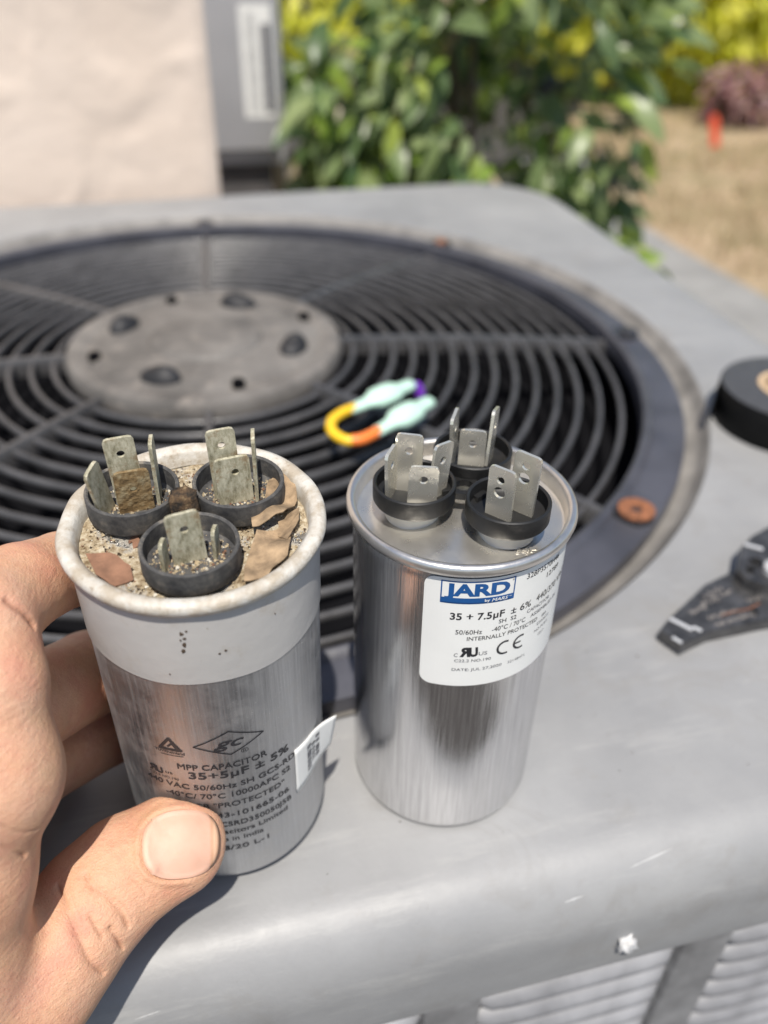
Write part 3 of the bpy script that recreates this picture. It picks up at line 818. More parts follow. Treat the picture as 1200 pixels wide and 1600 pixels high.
def roll_pt(x, a): return Vector((x, -(32.2 + 1.757 * math.sin(a)) - .2, -2.3 * (1 - math.cos(a)) + .008 * math.cos(a)))
for k, (x0, x1, a0, a1, w_) in enumerate(((8.75, 10.1, .62, .5, .03), (6.75, 7.3, .86, .83, .04), (-4.4, -3.8, 1.0, .97, .025))):
    V, F = [], []
    for i in range(9):
        t = i / 8; c_ = roll_pt(x0 + (x1 - x0) * t, a0 + (a1 - a0) * t); w2 = w_ * math.sin(math.pi * (t * .9 + .05)) * (.7 + .5 * noise.noise(Vector((t * 5, k, 0))))
        d_ = (roll_pt(x0, a0 + .1) - roll_pt(x0, a0 - .1)).normalized(); V += [c_ + d_ * w2, c_ - d_ * w2]
    for i in range(8): F.append((2 * i, 2 * i + 1, 2 * i + 3, 2 * i + 2))
    mesh_obj('scuff', V, F, M['scuff'], ac, loc=TOP)
# loose grit and dust specks on the cover
g = random.Random(31); V, F = [], []
for k in range(420):
    x, y = g.uniform(-20, 31), g.uniform(-32, -8)
    if x * x + y * y < 27.4 ** 2: continue
    s_ = g.uniform(.012, .035) * (2 if g.random() < .06 else 1); kk = len(V)
    for d in ((1, 0, .05), (-.5, .86, .05), (-.5, -.86, .05), (0, 0, .7)): V.append((x + d[0] * s_ * g.uniform(.6, 1.5), y + d[1] * s_ * g.uniform(.6, 1.5), .018 + d[2] * s_))
    F += [(kk, kk + 1, kk + 3), (kk + 1, kk + 2, kk + 3), (kk + 2, kk, kk + 3)]
tag(mesh_obj('dust_specks', V, F, M['speck'], ac, smooth=False, loc=TOP), kind='stuff')

# ================================================================== CAPACITORS
def tab_mesh(name, w, h, mat, holes=((0, .35, .09),), cut=0.1, thick=0.075):
    """blade terminal standing in XZ, base at z = 0; holes (x, distance from top, radius)"""
    bm = bmesh.new()
    pts = [(-w / 2, 0), (w / 2, 0), (w / 2, h - cut), (w / 2 - cut * .35, h - cut * .25), (w / 2 - cut, h), (-w / 2 + cut, h), (-w / 2 + cut * .35, h - cut * .25), (-w / 2, h - cut)]
    prism(bm, pts, -thick / 2, thick / 2, [circle_pts(x, h - d, r, 14) for x, d, r in holes])
    bmesh.ops.rotate(bm, verts=bm.verts, cent=(0, 0, 0), matrix=Matrix.Rotation(R_(90), 3, 'X'))
    return bm

def cup(cap, x, y, zfloor, ztop, r, mat, tabs, tabmats, ped=None):
    w = 0.085
    c = lathe('terminal_cup', [(0.0, zfloor), (r - .16, zfloor), (r - w, zfloor + .06), (r - w, ztop - .03), (r - w * .6, ztop), (r - w * .3, ztop), (r, ztop - .03), (r, zfloor + .0), (r - .03, zfloor - .06), (r - .3, zfloor - .1), (0.0, zfloor - .1)], mat, cap, 56, loc=(x, y, 0))
    for k, (tx, ty, yaw, h, lean, w_, hol, mi) in enumerate(tabs):
        bm = tab_mesh('terminal_tab', w_, (ztop - zfloor) + h, tabmats[mi], hol)
        o = bm_obj('terminal_tab', bm, tabmats[mi], c, False, loc=(tx, ty, zfloor))
        o.rotation_euler = (0, R_(lean), R_(yaw))
        # the square socket the tab comes out of
    if ped:
        lathe('pedestal', [(0.66, ped), (0.62, ped + .05), (0.6, zfloor - .11)], M['pedestal'], c, 40)
    return c

H1 = 9.534
j_cap = empty('capacitor', (1.801, 15.952, 0.0), -math.atan2(1.801, 15.952), 'bright new silver run capacitor with white blue-logo label standing on the condenser', 'capacitor')
can = lathe('can', [(0, 0.06), (2.1, 0.05), (2.3, 0.0), (2.42, 0.04), (2.5, 0.14), (2.54, 0.34), (2.54, H1 - .72), (2.53, H1 - .5), (2.50, H1 - .38), (2.52, H1 - .3)], M['alu'], j_cap, 128, sharp=60)
lathe('rim', [(2.52, H1 - .34), (2.6, H1 - .33), (2.67, H1 - .26), (2.70, H1 - .15), (2.68, H1 - .05), (2.61, H1), (2.53, H1 - .02), (2.47, H1 - .09), (2.43, H1 - .4)], M['rim'], j_cap, 128, sharp=80)
lid = lathe('lid', [(2.44, H1 - .41), (2.36, H1 - .45), (2.1, H1 - .42), (1.2, H1 - .34), (0, H1 - .30)], M['lid'], j_cap, 96)
pj = -math.atan2(1.801, 15.952)
def jl(dx, dy):           # world offset -> cap frame
    return (dx * math.cos(pj) + dy * math.sin(pj), -dx * math.sin(pj) + dy * math.cos(pj))
CT = H1 + .55; CF = CT - .42
h1 = ((0, .42, .095),)
h2 = ((-.02, .3, .1), (-.02, .62, .14))
cups_j = [
    ((-1.12, -.26), [(-.16, .2, -3, 1.08, 0, .62, h1, 0), (.2, -.36, 6, .62, 2, .66, ((0, .34, .1),), 0), (-.52, -.05, 76, .86, -4, .6, h1, 0), (.5, .02, 52, .95, 8, .6, h1, 0)]),
    ((.32, 1.2), [(-.46, .0, 80, 1.02, -8, .62, h1, 0), (-.02, -.12, -2, .55, 0, .64, ((0, .36, .1),), 0), (.4, .05, 78, .95, 14, .62, h1, 0)]),
    ((.95, -.9), [(-.2, -.16, -30, .86, 0, .64, h2, 0), (.28, .1, -30, 1.12, 2, .64, h2, 0)]),
]
for (ox, oy), tabs in cups_j:
    lx, ly = jl(ox, oy)
    cup(j_cap, lx, ly, CF, CT, .95, M['cup'], tabs, [M['tab']], ped=H1 - .38)
# web tying the three cups together
bm = bmesh.new(); cx, cy = jl(.05, .02)
prism(bm, circle_pts(cx, cy, .42, 6), CF - .05, CF + .12, [circle_pts(cx, cy, .22, 12)])
for (ox, oy), _ in cups_j:
    lx, ly = jl(ox, oy); d = Vector((lx - cx, ly - cy, 0)); L = d.length; d.normalize()
    box(bm, (cx + d.x * .42, cy + d.y * .42, CF + .03), (.3, .34, .2), Matrix.Rotation(math.atan2(d.y, d.x), 3, 'Z'))
bm_obj('cup_bridge', bm, M['cup'], j_cap)
# embossed stamp on the lid
bm = text_bm('34H', 1.02, -1.72, .5, .17, .01)
for v in bm.verts: v.co.z = 0
r_ = bmesh.ops.extrude_face_region(bm, geom=bm.faces[:]); bmesh.ops.translate(bm, verts=[e for e in r_['geom'] if isinstance(e, bmesh.types.BMVert)], vec=(0, 0, .03))
bm_obj('stamp', bm, M['lid'], lid, loc=(0, 0, H1 - .40), rot=(0, 0, R_(10)))

# printed label
RL = 2.54
lab_pts = rounded_patch(-.64, 4.0, 5.84, 9.12, .26)
lab = wrap_obj('label', [poly_bm([lab_pts])], RL + .012, M['paper'], j_cap, .1)
so = lab.modifiers.new('thick', 'SOLIDIFY'); so.thickness = 0.00011; so.offset = -1
RT = RL + .018
ink, soft, blue, white = [], [], [], []
blue.append(poly_bm(stroke([(-.26, 8.44), (1.37, 8.44), (1.37, 9.04), (-.26, 9.04)], .03, True)))
blue.append(poly_bm([[(-.27, 8.42), (1.38, 8.42), (1.38, 8.585), (-.27, 8.585)]]))
blue.append(text_bm('JARD', -.19, 8.655, 1.45, .335, .045))
soft.append(text_bm('®', 1.30, 8.95, .05, .05))
white.append(text_bm('by', .70, 8.475, .12, .075, .02)); white.append(text_bm('MARS', .86, 8.46, .38, .095, .012, .25)); white.append(text_bm('™', 1.26, 8.5, .06, .04))
ink.append(text_bm('35 + 7.5µF', -.03, 7.95, 1.24, .205, .022)); ink.append(text_bm('± 6%', 1.37, 7.95, .56, .2, .008))
ink.append(text_bm('440/370 VAC', 2.09, 7.98, 1.35, .2, .004))
ink.append(text_bm('SH  S2', 1.09, 7.75, .45, .125, .006)); soft.append(text_bm('CAPACITOR', 1.84, 7.76, .8, .115, .004))
ink.append(text_bm('50/60Hz', .12, 7.51, .6, .14, .004)); ink.append(text_bm('-40°C / 70°C', .95, 7.53, .87, .14, .004)); soft.append(text_bm('ASSEMBLED IN', 1.98, 7.56, 1.05, .11, .004))
ink.append(text_bm('INTERNALLY PROTECTED', .39, 7.315, 1.86, .125, .006))
soft.append(text_bm('C', .13, 6.8, .09, .12)); soft.append(text_bm('US', .70, 6.83, .2, .12))
# recognised-component mark: mirrored R and U, bold and slanted
um = text_bm('R', 0, 6.82, .25, .28, .05, .15)
for v in um.verts: v.co.x = .26 + (.25 - v.co.x)
bmesh.ops.reverse_faces(um, faces=um.faces); ink.append(um); ink.append(text_bm('U', .46, 6.82, .22, .28, .05, -.1))
# CE mark from arcs
def arc(cx, cy, r, a0, a1, n=18): return [(cx + r * math.cos(R_(a0 + (a1 - a0) * i / n)), cy + r * math.sin(R_(a0 + (a1 - a0) * i / n))) for i in range(n + 1)]
ink.append(poly_bm(stroke(arc(1.34, 6.93, .19, 72, 288), .055))); ink.append(poly_bm(stroke(arc(1.77, 6.93, .19, 72, 288), .055) + stroke([(1.6, 6.93), (1.76, 6.93)], .05)))
soft.append(text_bm('C22.2 NO.190', .15, 6.635, .86, .09, .004)); soft.append(text_bm('DATE: JUL 27,2020', .11, 6.345, 1.2, .09, .004)); soft.append(text_bm('32148471', 1.47, 6.335, .5, .085))
ink.append(text_bm('328P3570H46', 1.68, 8.84, 1.15, .16, .006)); ink.append(text_bm('12789', 2.36, 8.55, .5, .15, .006))
soft.append(text_bm('SBB', 2.42, 7.3, .2, .09)); soft.append(text_bm('E202622', 2.28, 7.13, .5, .09)); soft.append(text_bm("NO PCB'S", 2.22, 6.93, .55, .09)); soft.append(text_bm('1017', 2.4, 6.72, .25, .09))
for nm, bms, mt, rr in (('lettering', ink, M['ink'], RT), ('lettering', soft, M['ink_soft'], RT), ('logo', blue, M['blue'], RT), ('lettering', white, M['paper'], RT + .006)):
    wrap_obj(nm, bms, rr, mt, lab)

# ---- the old one in the hand
H2 = 9.998
ax = Vector((0.018, -0.041, 1)).normalized()
g_cap = empty('capacitor', (-4.1, 14.213, 0.433), 0, 'old grimy silver run capacitor with white-taped top held in the hand', 'capacitor')
pg = math.atan2(4.1, 14.0)
qz = ax.to_track_quat('Z', 'Y')
g_cap.rotation_mode = 'QUATERNION'
# local -Y faces the viewer's side
yv = Vector((4.0, -14.0, 0)); yv = (yv - ax * yv.dot(ax)).normalized(); Yl = -yv; Xl = Yl.cross(ax).normalized()
g_cap.rotation_quaternion = Matrix((Xl, Yl, ax)).transposed().to_quaternion()
def gl(dx, dy): v = Vector((dx, dy, 0)); return (v.dot(Xl), v.dot(Yl))
lathe('can', [(0, 0.06), (2.1, 0.05), (2.3, 0.0), (2.42, 0.04), (2.5, 0.14), (2.54, 0.34), (2.54, H2 - .3)], M['alu_old'], g_cap, 128, sharp=60)
def bandw(r, z, a): return r, (z + (.03 * math.sin(a * 2 + 1) + .015 * math.sin(a * 7) if z < 8 else 0))
lathe('tape_band', [(2.545, 7.70), (2.572, 7.705), (2.575, 7.9), (2.575, H2 - .62), (2.56, H2 - .42), (2.58, H2 - .34)], M['tape_white'], g_cap, 128, wob=bandw)
def rimw(r, z, a):
    n = noise.noise(Vector((math.cos(a) * 3.1, math.sin(a) * 3.1, z))); return r + .03 * n, z + .03 * n
lathe('rim', [(2.57, H2 - .36), (2.66, H2 - .33), (2.72, H2 - .22), (2.73, H2 - .12), (2.68, H2 - .03), (2.58, H2 + .0), (2.46, H2 - .03), (2.38, H2 - .1), (2.34, H2 - .42)], M['rim_white'], g_cap, 160, wob=rimw, sharp=80)
def lidw(r, z, a):
    if r < .1: return r, z
    q = Vector((r * math.cos(a), r * math.sin(a), 0)); return r, z + .05 * noise.noise(q * 2.1) + .025 * noise.noise(q * 7)
glid = lathe('lid', [(2.4, H2 - .44)] + [(2.3 - .2 * i, H2 - .42) for i in range(11)] + [(0, H2 - .42)], M['lid_old'], g_cap, 120, wob=lidw)
GT = H2 + .26; GF = GT - .5
hh = ((0, .38, .085),)
cups_g = [
    ((-1.36, .5), [(-.06, .2, 4, 1.12, -2, .62, hh, 0), (.04, -.16, 4, .52, 0, .72, ((0, .45, .07),), 1), (-.55, -.12, 62, .88, -12, .5, (), 0), (.52, .15, 84, 1.0, 2, .5, (), 0)]),
    ((.8, .9), [(-.22, .12, 4, 1.22, -2, .6, hh, 0), (-.08, -.12, 4, .66, -2, .74, ((.05, .36, .08),), 0), (.38, .02, 82, 1.1, 0, .5, (), 0)]),
    ((.17, -1.2), [(-.02, .02, 8, .72, -3, .66, hh, 0), (-.5, -.1, 70, .22, 0, .3, (), 0), (.5, .1, 70, .2, 0, .3, (), 0)]),
]
for (ox, oy), tabs in cups_g:
    lx, ly = gl(ox, oy); cup(g_cap, lx, ly, GF, GT, .97, M['cup_old'], tabs, [M['tab_old'], M['tab_rust']], ped=H2 - .46)
def lump(name, c, s, mat, parent, seed, amp=.35, nj=8, ni=12, group=None):
    V, F = [], []
    for j in range(nj + 1):
        for i in range(ni):
            a = math.pi * j / nj; t = 2 * math.pi * i / ni
            q = Vector((math.sin(a) * math.cos(t), math.sin(a) * math.sin(t), math.cos(a)))
            m_ = max(abs(q.x), abs(q.y), abs(q.z)); k = (1 / m_ * .55 + .45) * (1 + amp * noise.noise(q * 2.2 + Vector((seed, 0, 0))))
            V.append((c[0] + q.x * s[0] * k, c[1] + q.y * s[1] * k, c[2] + q.z * s[2] * k))
    for j in range(nj):
        for i in range(ni): F.append((j * ni + i, j * ni + (i + 1) % ni, (j + 1) * ni + (i + 1) % ni, (j + 1) * ni + i))
    return mesh_obj(name, V, F, mat, parent)
sx, sy = gl(-.2, .12)
lump('burnt_stub', (sx, sy, H2 + .14), (.3, .22, .36), M['char'], g_cap, 4)
# grit lying on the lid
g = random.Random(9); V, F = [], []
for k in range(3000):
    if k > 2600: break
    r = 2.28 * math.sqrt(g.random()); a = g.uniform(0, 6.28); s = g.uniform(.012, .045) * (1.5 if g.random() < .1 else 1)
    x, y = r * math.cos(a), r * math.sin(a)
    if noise.noise(Vector((x * 1.2, y * 1.2, 4))) < -.05 and g.random() < .8: continue
    b0 = Vector((x, y, H2 - .41)); kk = len(V)
    for d in ((1, 0, .1), (-.5, .86, .2), (-.5, -.86, .1), (0, 0, 1.0)):
        V.append(b0 + Vector(d) * s * g.uniform(.7, 1.3))
    F += [(kk, kk + 1, kk + 3), (kk + 1, kk + 2, kk + 3), (kk + 2, kk, kk + 3)]
for (ox, oy), _ in cups_g:
    lx, ly = gl(ox, oy)
    for k in range(520):
        r = .82 * math.sqrt(g.random()); a = g.uniform(0, 6.28); s = g.uniform(.012, .05); b0 = Vector((lx + r * math.cos(a), ly + r * math.sin(a), GF)); kk = len(V)
        for d in ((1, 0, .1), (-.5, .86, .2), (-.5, -.86, .1), (0, 0, 1.2)): V.append(b0 + Vector(d) * s * g.uniform(.7, 1.3))
        F += [(kk, kk + 1, kk + 3), (kk + 1, kk + 2, kk + 3), (kk + 2, kk, kk + 3)]
go = mesh_obj('grit', V, F, [M['grit'], M['speck'], M['flake2'], M['pedestal']], g_cap, smooth=False)
go.data.polygons.foreach_set('material_index', [(i // 3 * 7919 % 11) % 4 if (i // 3 * 7919 % 11) < 6 else 0 for i in range(len(F))]); tag(go, kind='stuff')
# dark specks dried onto the tape
V, F = [], []
for (u, z, s) in ((-.55, 9.15, .05), (-.5, 9.02, .04), (-.58, 8.98, .03), (-.52, 8.85, .05), (-.55, 8.68, .055), (.1, 8.5, .03), (.22, 8.55, .03), (-.9, 8.0, .02), (1.3, 9.0, .02), (-.45, 9.22, .03)):
    kk = len(V)
    for i in range(6):
        a = i / 6 * 6.283; uu = u + s * math.cos(a) * g.uniform(.5, 1.2); zz = z + s * math.sin(a) * g.uniform(.7, 1.6)
        V.append((2.579 * math.sin(uu / 2.54), -2.579 * math.cos(uu / 2.54), zz))
    V.append((2.60 * math.sin(u / 2.54), -2.60 * math.cos(u / 2.54), z))
    F += [(kk + i, kk + (i + 1) % 6, kk + 6) for i in range(6)]
mesh_obj('dirt_specks', V, F, M['speck'], g_cap)
# dry leaf scraps lying on the lid (things of their own)
def scrap(pts, z, lean, curl, mat, label, seed):
    g = random.Random(seed); bm = bmesh.new()
    bm.faces.new([bm.verts.new((x, y, 0)) for x, y in pts]); bmesh.ops.triangulate(bm, faces=bm.faces)
    bmesh.ops.subdivide_edges(bm, edges=bm.edges, cuts=3, use_grid_fill=True)
    for v in bm.verts:
        v.co.z = curl * noise.noise(v.co * 1.6 + Vector((seed, 0, 0))) + lean * v.co.x
        v.co.x += .03 * noise.noise(v.co * 6); v.co.y += .03 * noise.noise(v.co * 6 + Vector((4, 4, 4)))
    bmesh.ops.solidify(bm, geom=bm.faces, thickness=.02)
    o = bm_obj('leaf_scrap', bm, mat, None, True)
    o.rotation_mode = 'QUATERNION'; o.rotation_quaternion = g_cap.rotation_quaternion
    o.location = g_cap.location + g_cap.rotation_quaternion.to_matrix() @ Vector((0, 0, (H2 - .40 + z) * S))
    return tag(o, label, 'leaf scrap')
scrap([(1.1, -.6), (1.8, -.35), (2.2, .2), (2.25, .75), (2.0, 1.15), (1.7, 1.0), (1.55, .45), (1.15, .0)], .18, .05, .3, M['flake'], 'large curled tan leaf scrap at the right of the grimy lid', 1)
scrap([(.75, -2.05), (1.2, -1.95), (1.7, -1.45), (1.85, -.95), (1.65, -.5), (1.2, -.6), (1.0, -1.1), (.8, -1.6)], .16, .03, .28, M['flake'], 'cracked tan leaf scrap beside the front terminal cup', 2)
scrap([(1.75, -1.05), (2.1, -.5), (2.2, -.05), (1.7, -.25), (1.6, -.7)], .12, .02, .25, M['flake'], 'small tan leaf scrap under the larger curled one', 5)
scrap([(-2.2, -.35), (-1.7, -.45), (-1.35, -.95), (-1.3, -1.35), (-1.65, -1.45), (-2.0, -1.05)], .05, .0, .05, M['flake2'], 'flat red-brown leaf scrap at the left of the grimy lid', 3)
scrap([(-1.55, .0), (-1.2, .05), (-1.1, -.3), (-1.5, -.35)], .12, .1, .2, M['flake2'], 'tiny curled orange-brown leaf scrap below the left terminal cup', 4)

# printing on the old can
RG = 2.548
ink = []
ink.append(poly_bm(stroke([(-.72, 5.6), (.06, 6.03), (.82, 5.64), (.06, 5.23)], .035, True)))
ink.append(text_bm('gc', -.3, 5.5, .68, .34, .012, .35)); ink.append(text_bm('®', .28, 5.18, .17, .15))
tri = stroke([(-1.5, 5.42), (-1.25, 5.80), (-1.02, 5.42)], .075, True) + stroke([(-1.3, 5.52), (-1.2, 5.64), (-1.12, 5.5)], .05)
ink.append(poly_bm(tri)); ink.append(text_bm('TÜVRheinland', -1.64, 5.28, .7, .09, .02)); ink.append(text_bm('®', -1.02, 5.40, .06, .06, .01)); ink.append(poly_bm(stroke([(-1.5, 5.2), (-.98, 5.22)], .02)))
ink.append(text_bm('MPP CAPACITOR', -1.17, 4.75, 2.04, .2, .018)); ink.append(text_bm('35+5µF ± 5%', -.95, 4.42, 2.4, .25, .02))
um = text_bm('R', 0, 4.42, .22, .22, .05, .15)
for v in um.verts: v.co.x = -1.93 + (.22 - v.co.x)
bmesh.ops.reverse_faces(um, faces=um.faces); ink.append(um); ink.append(text_bm('U', -1.76, 4.4, .2, .22, .05, -.1)); ink.append(text_bm('us', -1.5, 4.47, .18, .1, .01)); ink.append(text_bm('C22.2 NO.190', -1.95, 4.27, .75, .085, .006))
for s_, u0, z0, u1, hc in (('440 VAC 50/60Hz SH GCS-RD', -2.05, 4.0, 1.62, .19), ('-40°C/ 70°C 10000AFC S2', -1.6, 3.65, 1.46, .19), ('NO PCB "PROTECTED"', -1.6, 3.27, 1.26, .19), ('43-101665-06', -.47, 2.85, 1.38, .19),
                          ('GCSRD350050J5B', -.62, 2.46, 1.44, .19), ('Capacitors Limited', -.8, 2.14, 1.3, .18), ('Made in India', -.85, 1.82, .6, .17), ('08/20 L-1', -.62, 1.42, .72, .19)):
    ink.append(text_bm(s_, u0, z0, u1 - u0, hc, .016))
wrap_obj('lettering', ink, RG, M['ink'], g_cap)
# barcode sticker with a corner peeling off
V, F = [], []; nu, nz = 16, 8
def stick(s, t):
    u = 1.62 + 1.5 * s; z = (2.45 + .28 * s) + (1.75 - .5 * s) * t
    peel = max(0, s - .42); a = min(u, 1.62 + 1.5 * .42) / 2.54; x, y = math.sin(a), -math.cos(a); tx, ty = math.cos(a), math.sin(a)
    ex = u - min(u, 1.62 + 1.5 * .42)
    return (2.56 * x + tx * ex + x * .5 * peel * peel * (.6 + t), 2.56 * y + ty * ex + y * .5 * peel * peel * (.6 + t), z)
for i in range(nu + 1):
    for j in range(nz + 1): V.append(stick(i / nu, j / nz))
for i in range(nu):
    for j in range(nz): F.append((i * (nz + 1) + j, (i + 1) * (nz + 1) + j, (i + 1) * (nz + 1) + j + 1, i * (nz + 1) + j + 1))
stk = mesh_obj('barcode_sticker', V, F, M['paper'], g_cap); so = stk.modifiers.new('thick', 'SOLIDIFY'); so.thickness = 0.00012; so.offset = -1
V, F = [], []
for k in range(30):
    t0 = .18 + .022 * k
    for (s0, s1) in ((.3, .42), (.44, .54), (.56, .66)):
        if g.random() < .35: continue
        kk = len(V)
        for (s_, t_) in ((s0, t0), (s1, t0), (s1, t0 + .013), (s0, t0 + .013)):
            q = Vector(stick(s_, t_)); d = Vector((q.x, q.y, 0)).normalized() * .006; V.append(q + d)
        F.append((kk, kk + 1, kk + 2, kk + 3))
mesh_obj('print', V, F, M['ink_soft'], stk, smooth=False)

# ================================================================== THE HAND
def surface_nets(Fd, o, h):
    s = Fd < 0; sh_ = tuple(n - 1 for n in Fd.shape)
    offs = [(i, j, k) for i in (0, 1) for j in (0, 1) for k in (0, 1)]
    cn = np.zeros(sh_, np.int8)
    for (i, j, k) in offs: cn += s[i:i + sh_[0], j:j + sh_[1], k:k + sh_[2]]
    act = (cn > 0) & (cn < 8); ci = np.argwhere(act); idx = np.full(sh_, -1, np.int64); idx[act] = np.arange(len(ci))
    acc = np.zeros((len(ci), 3)); n = np.zeros(len(ci))
    for a in offs:
        for ax_ in range(3):
            if a[ax_]: continue
            b_ = list(a); b_[ax_] = 1
            f0 = Fd[ci[:, 0] + a[0], ci[:, 1] + a[1], ci[:, 2] + a[2]]; f1 = Fd[ci[:, 0] + b_[0], ci[:, 1] + b_[1], ci[:, 2] + b_[2]]
            m_ = (f0 < 0) != (f1 < 0); t = np.where(m_, f0 / np.where(m_, f0 - f1, 1), 0)
            pos = np.tile(np.array(a, float), (len(ci), 1)); pos[:, ax_] += t
            acc[m_] += pos[m_]; n[m_] += 1
    Vv = (ci + acc / n[:, None]) * h + o
    Q = []
    for ax_ in range(3):
        b1, b2 = (ax_ + 1) % 3, (ax_ + 2) % 3
        sl0 = [slice(None)] * 3; sl1 = [slice(None)] * 3; sl0[ax_] = slice(0, -1); sl1[ax_] = slice(1, None)
        ch = s[tuple(sl0)] != s[tuple(sl1)]; e = np.argwhere(ch)
        e = e[(e[:, b1] > 0) & (e[:, b2] > 0) & (e[:, b1] < sh_[b1]) & (e[:, b2] < sh_[b2])]
        def cell(d1, d2):
            c_ = e.copy(); c_[:, b1] += d1; c_[:, b2] += d2; return idx[c_[:, 0], c_[:, 1], c_[:, 2]]
        q = np.stack([cell(-1, -1), cell(0, -1), cell(0, 0), cell(-1, 0)], 1)
        fl = ~s[e[:, 0], e[:, 1], e[:, 2]]; q[fl] = q[fl][:, ::-1]; Q.append(q)
    Q = np.concatenate(Q); Q = Q[(Q >= 0).all(1)]
    return Vv, Q

HN = dict(   # joints (cm) and radii
    t0=(-4.68, 10.9, 3.12, 1.18), t1=(-5.73, 10.32, 2.89, 1.22), t2=(-6.29, 9.77, 2.63, 1.27), t3=(-6.87, 8.96, 2.29, 1.32), t4=(-7.32, 8.36, 1.97, 1.38), t5=(-8.54, 7.21, 1.24, 1.66), t6=(-10.5, 5.88, 0.09, 2.0),
    i0=(-7.35, 9.62, 7.27, 1.2), i1=(-7.3, 10.57, 8.76, 1.04), i2=(-7.62, 11.5, 9.5, 1.0), i3=(-7.5, 12.9, 9.1, .93), i4=(-7.29, 14.42, 8.3, .88), i5=(-6.79, 15.83, 7.4, .84), i6=(-5.94, 16.7, 6.84, .74),
    m0=(-8.82, 10.16, 5.97, 1.2), m1=(-8.1, 12.1, 6.1, 1.1), m2=(-7.54, 14.8, 4.5, 1.1), m3=(-7.05, 15.95, 3.85, 1.02), m4=(-6.25, 16.85, 3.4, .92),
    r0=(-9.87, 10.31, 3.9, 1.15), r1=(-8.5, 12.6, 3.6, 1.06), r2=(-7.54, 14.89, 2.3, 1.05), r3=(-7.05, 16.1, 1.6, .98), r4=(-6.35, 16.9, 1.35, .9),
    k0=(-11.15, 10.24, 2.2, 1.05), k1=(-10.4, 12.3, 1.7, .92), k2=(-9.75, 13.8, 1.2, .85), k3=(-9.35, 15.0, 1.05, .78),
    w0=(-7.95, 8.65, 5.5, 1.16), w1=(-11.42, 7.12, 3.0, 2.2), w2=(-10.84, 8.54, 3.95, 2.0), w3=(-12.05, 9.49, 3.5, 1.8), fa=(-17.8, 3.6, 0.4, 2.6), fb=(-27, -2.5, -4.5, 3.6))
th_ax = (Vector(HN['t0'][:3]) - Vector(HN['t1'][:3])).normalized()
nail_n = Vector((-0.05, -0.55, 0.83)); nail_n = (nail_n - th_ax * nail_n.dot(th_ax)).normalized()
nail_w = th_ax.cross(nail_n).normalized()
chains = [
    (['t0', 't1', 't2', 't3', 't4', 't5', 't6'], 0.25), (['i0', 'i1', 'i2', 'i3', 'i4', 'i5', 'i6'], 0.12), (['m0', 'm1', 'm2', 'm3', 'm4'], 0.15), (['r0', 'r1', 'r2', 'r3', 'r4'], 0.15), (['k0', 'k1', 'k2', 'k3'], 0.15),
]
palm = [('i0', 'w0'), ('w0', 't5'), ('i0', 'w2'), ('w0', 'w2'), ('m0', 'w2'), ('r0', 'w3'), ('k0', 'w3'), ('w2', 'w1'), ('w3', 'w1'), ('w2', 'w3'), ('t6', 'w1'), ('t5', 'w2'), ('w1', 'fa'), ('fa', 'fb'), ('t6', 'fa')]
hh_ = 0.075
lo = np.array([-15.0, 3.6, -0.6]); hi = np.array([-2.6, 18.6, 11.2])
dims = np.ceil((hi - lo) / hh_).astype(int)
gx = [np.arange(dims[a]) * hh_ + lo[a] for a in range(3)]
def cone_sd(a, b, ra, rb, pad=1.2, flat=None):
    a, b = np.array(a), np.array(b)
    mn = np.minimum(a - ra, b - rb) - pad; mx = np.maximum(a + ra, b + rb) + pad
    i0 = np.clip(np.floor((mn - lo) / hh_).astype(int), 0, dims); i1 = np.clip(np.ceil((mx - lo) / hh_).astype(int), 0, dims)
    if (i1 <= i0).any(): return None, None
    sl = tuple(slice(i0[k], i1[k]) for k in range(3))
    X = gx[0][sl[0]][:, None, None] - a[0]; Y = gx[1][sl[1]][None, :, None] - a[1]; Z = gx[2][sl[2]][None, None, :] - a[2]
    d = b - a; t = np.clip((X * d[0] + Y * d[1] + Z * d[2]) / (d @ d), 0, 1)
    qx, qy, qz_ = X - t * d[0], Y - t * d[1], Z - t * d[2]
    rr = ra + (rb - ra) * t
    if flat is None: return sl, (np.sqrt(qx * qx + qy * qy + qz_ * qz_) - rr).astype(np.float32)
    n_, ka, kb = flat; kf = ka + (kb - ka) * t
    dn = qx * n_[0] + qy * n_[1] + qz_ * n_[2]
    return sl, (np.sqrt(np.maximum(qx * qx + qy * qy + qz_ * qz_ + dn * dn * (kf * kf - 1), 0)) - rr).astype(np.float32)
def smin(A, B, k):
    h = np.clip(0.5 + 0.5 * (B - A) / k, 0, 1); return B + (A - B) * h - k * h * (1 - h)
def field(): return np.full(dims, 3.0, np.float32)
def add(Fd, sl, D, k):
    if sl is None: return
    Fd[sl] = smin(Fd[sl], D, k)
total = None
Pm = field()
for a, b_ in palm:
    add(Pm, *cone_sd(HN[a][:3], HN[b_][:3], HN[a][3], HN[b_][3]), 0.55)
total = Pm
fl_n = np.array(nail_n)
nail_a = Vector((1.54, .42, -.38)).normalized(); nail_w = Vector((.07, -1.37, -.81)); nail_w = (nail_w - nail_a * nail_w.dot(nail_a)).normalized(); nail_n = nail_w.cross(nail_a).normalized()
if nail_n.z < 0: nail_n = -nail_n
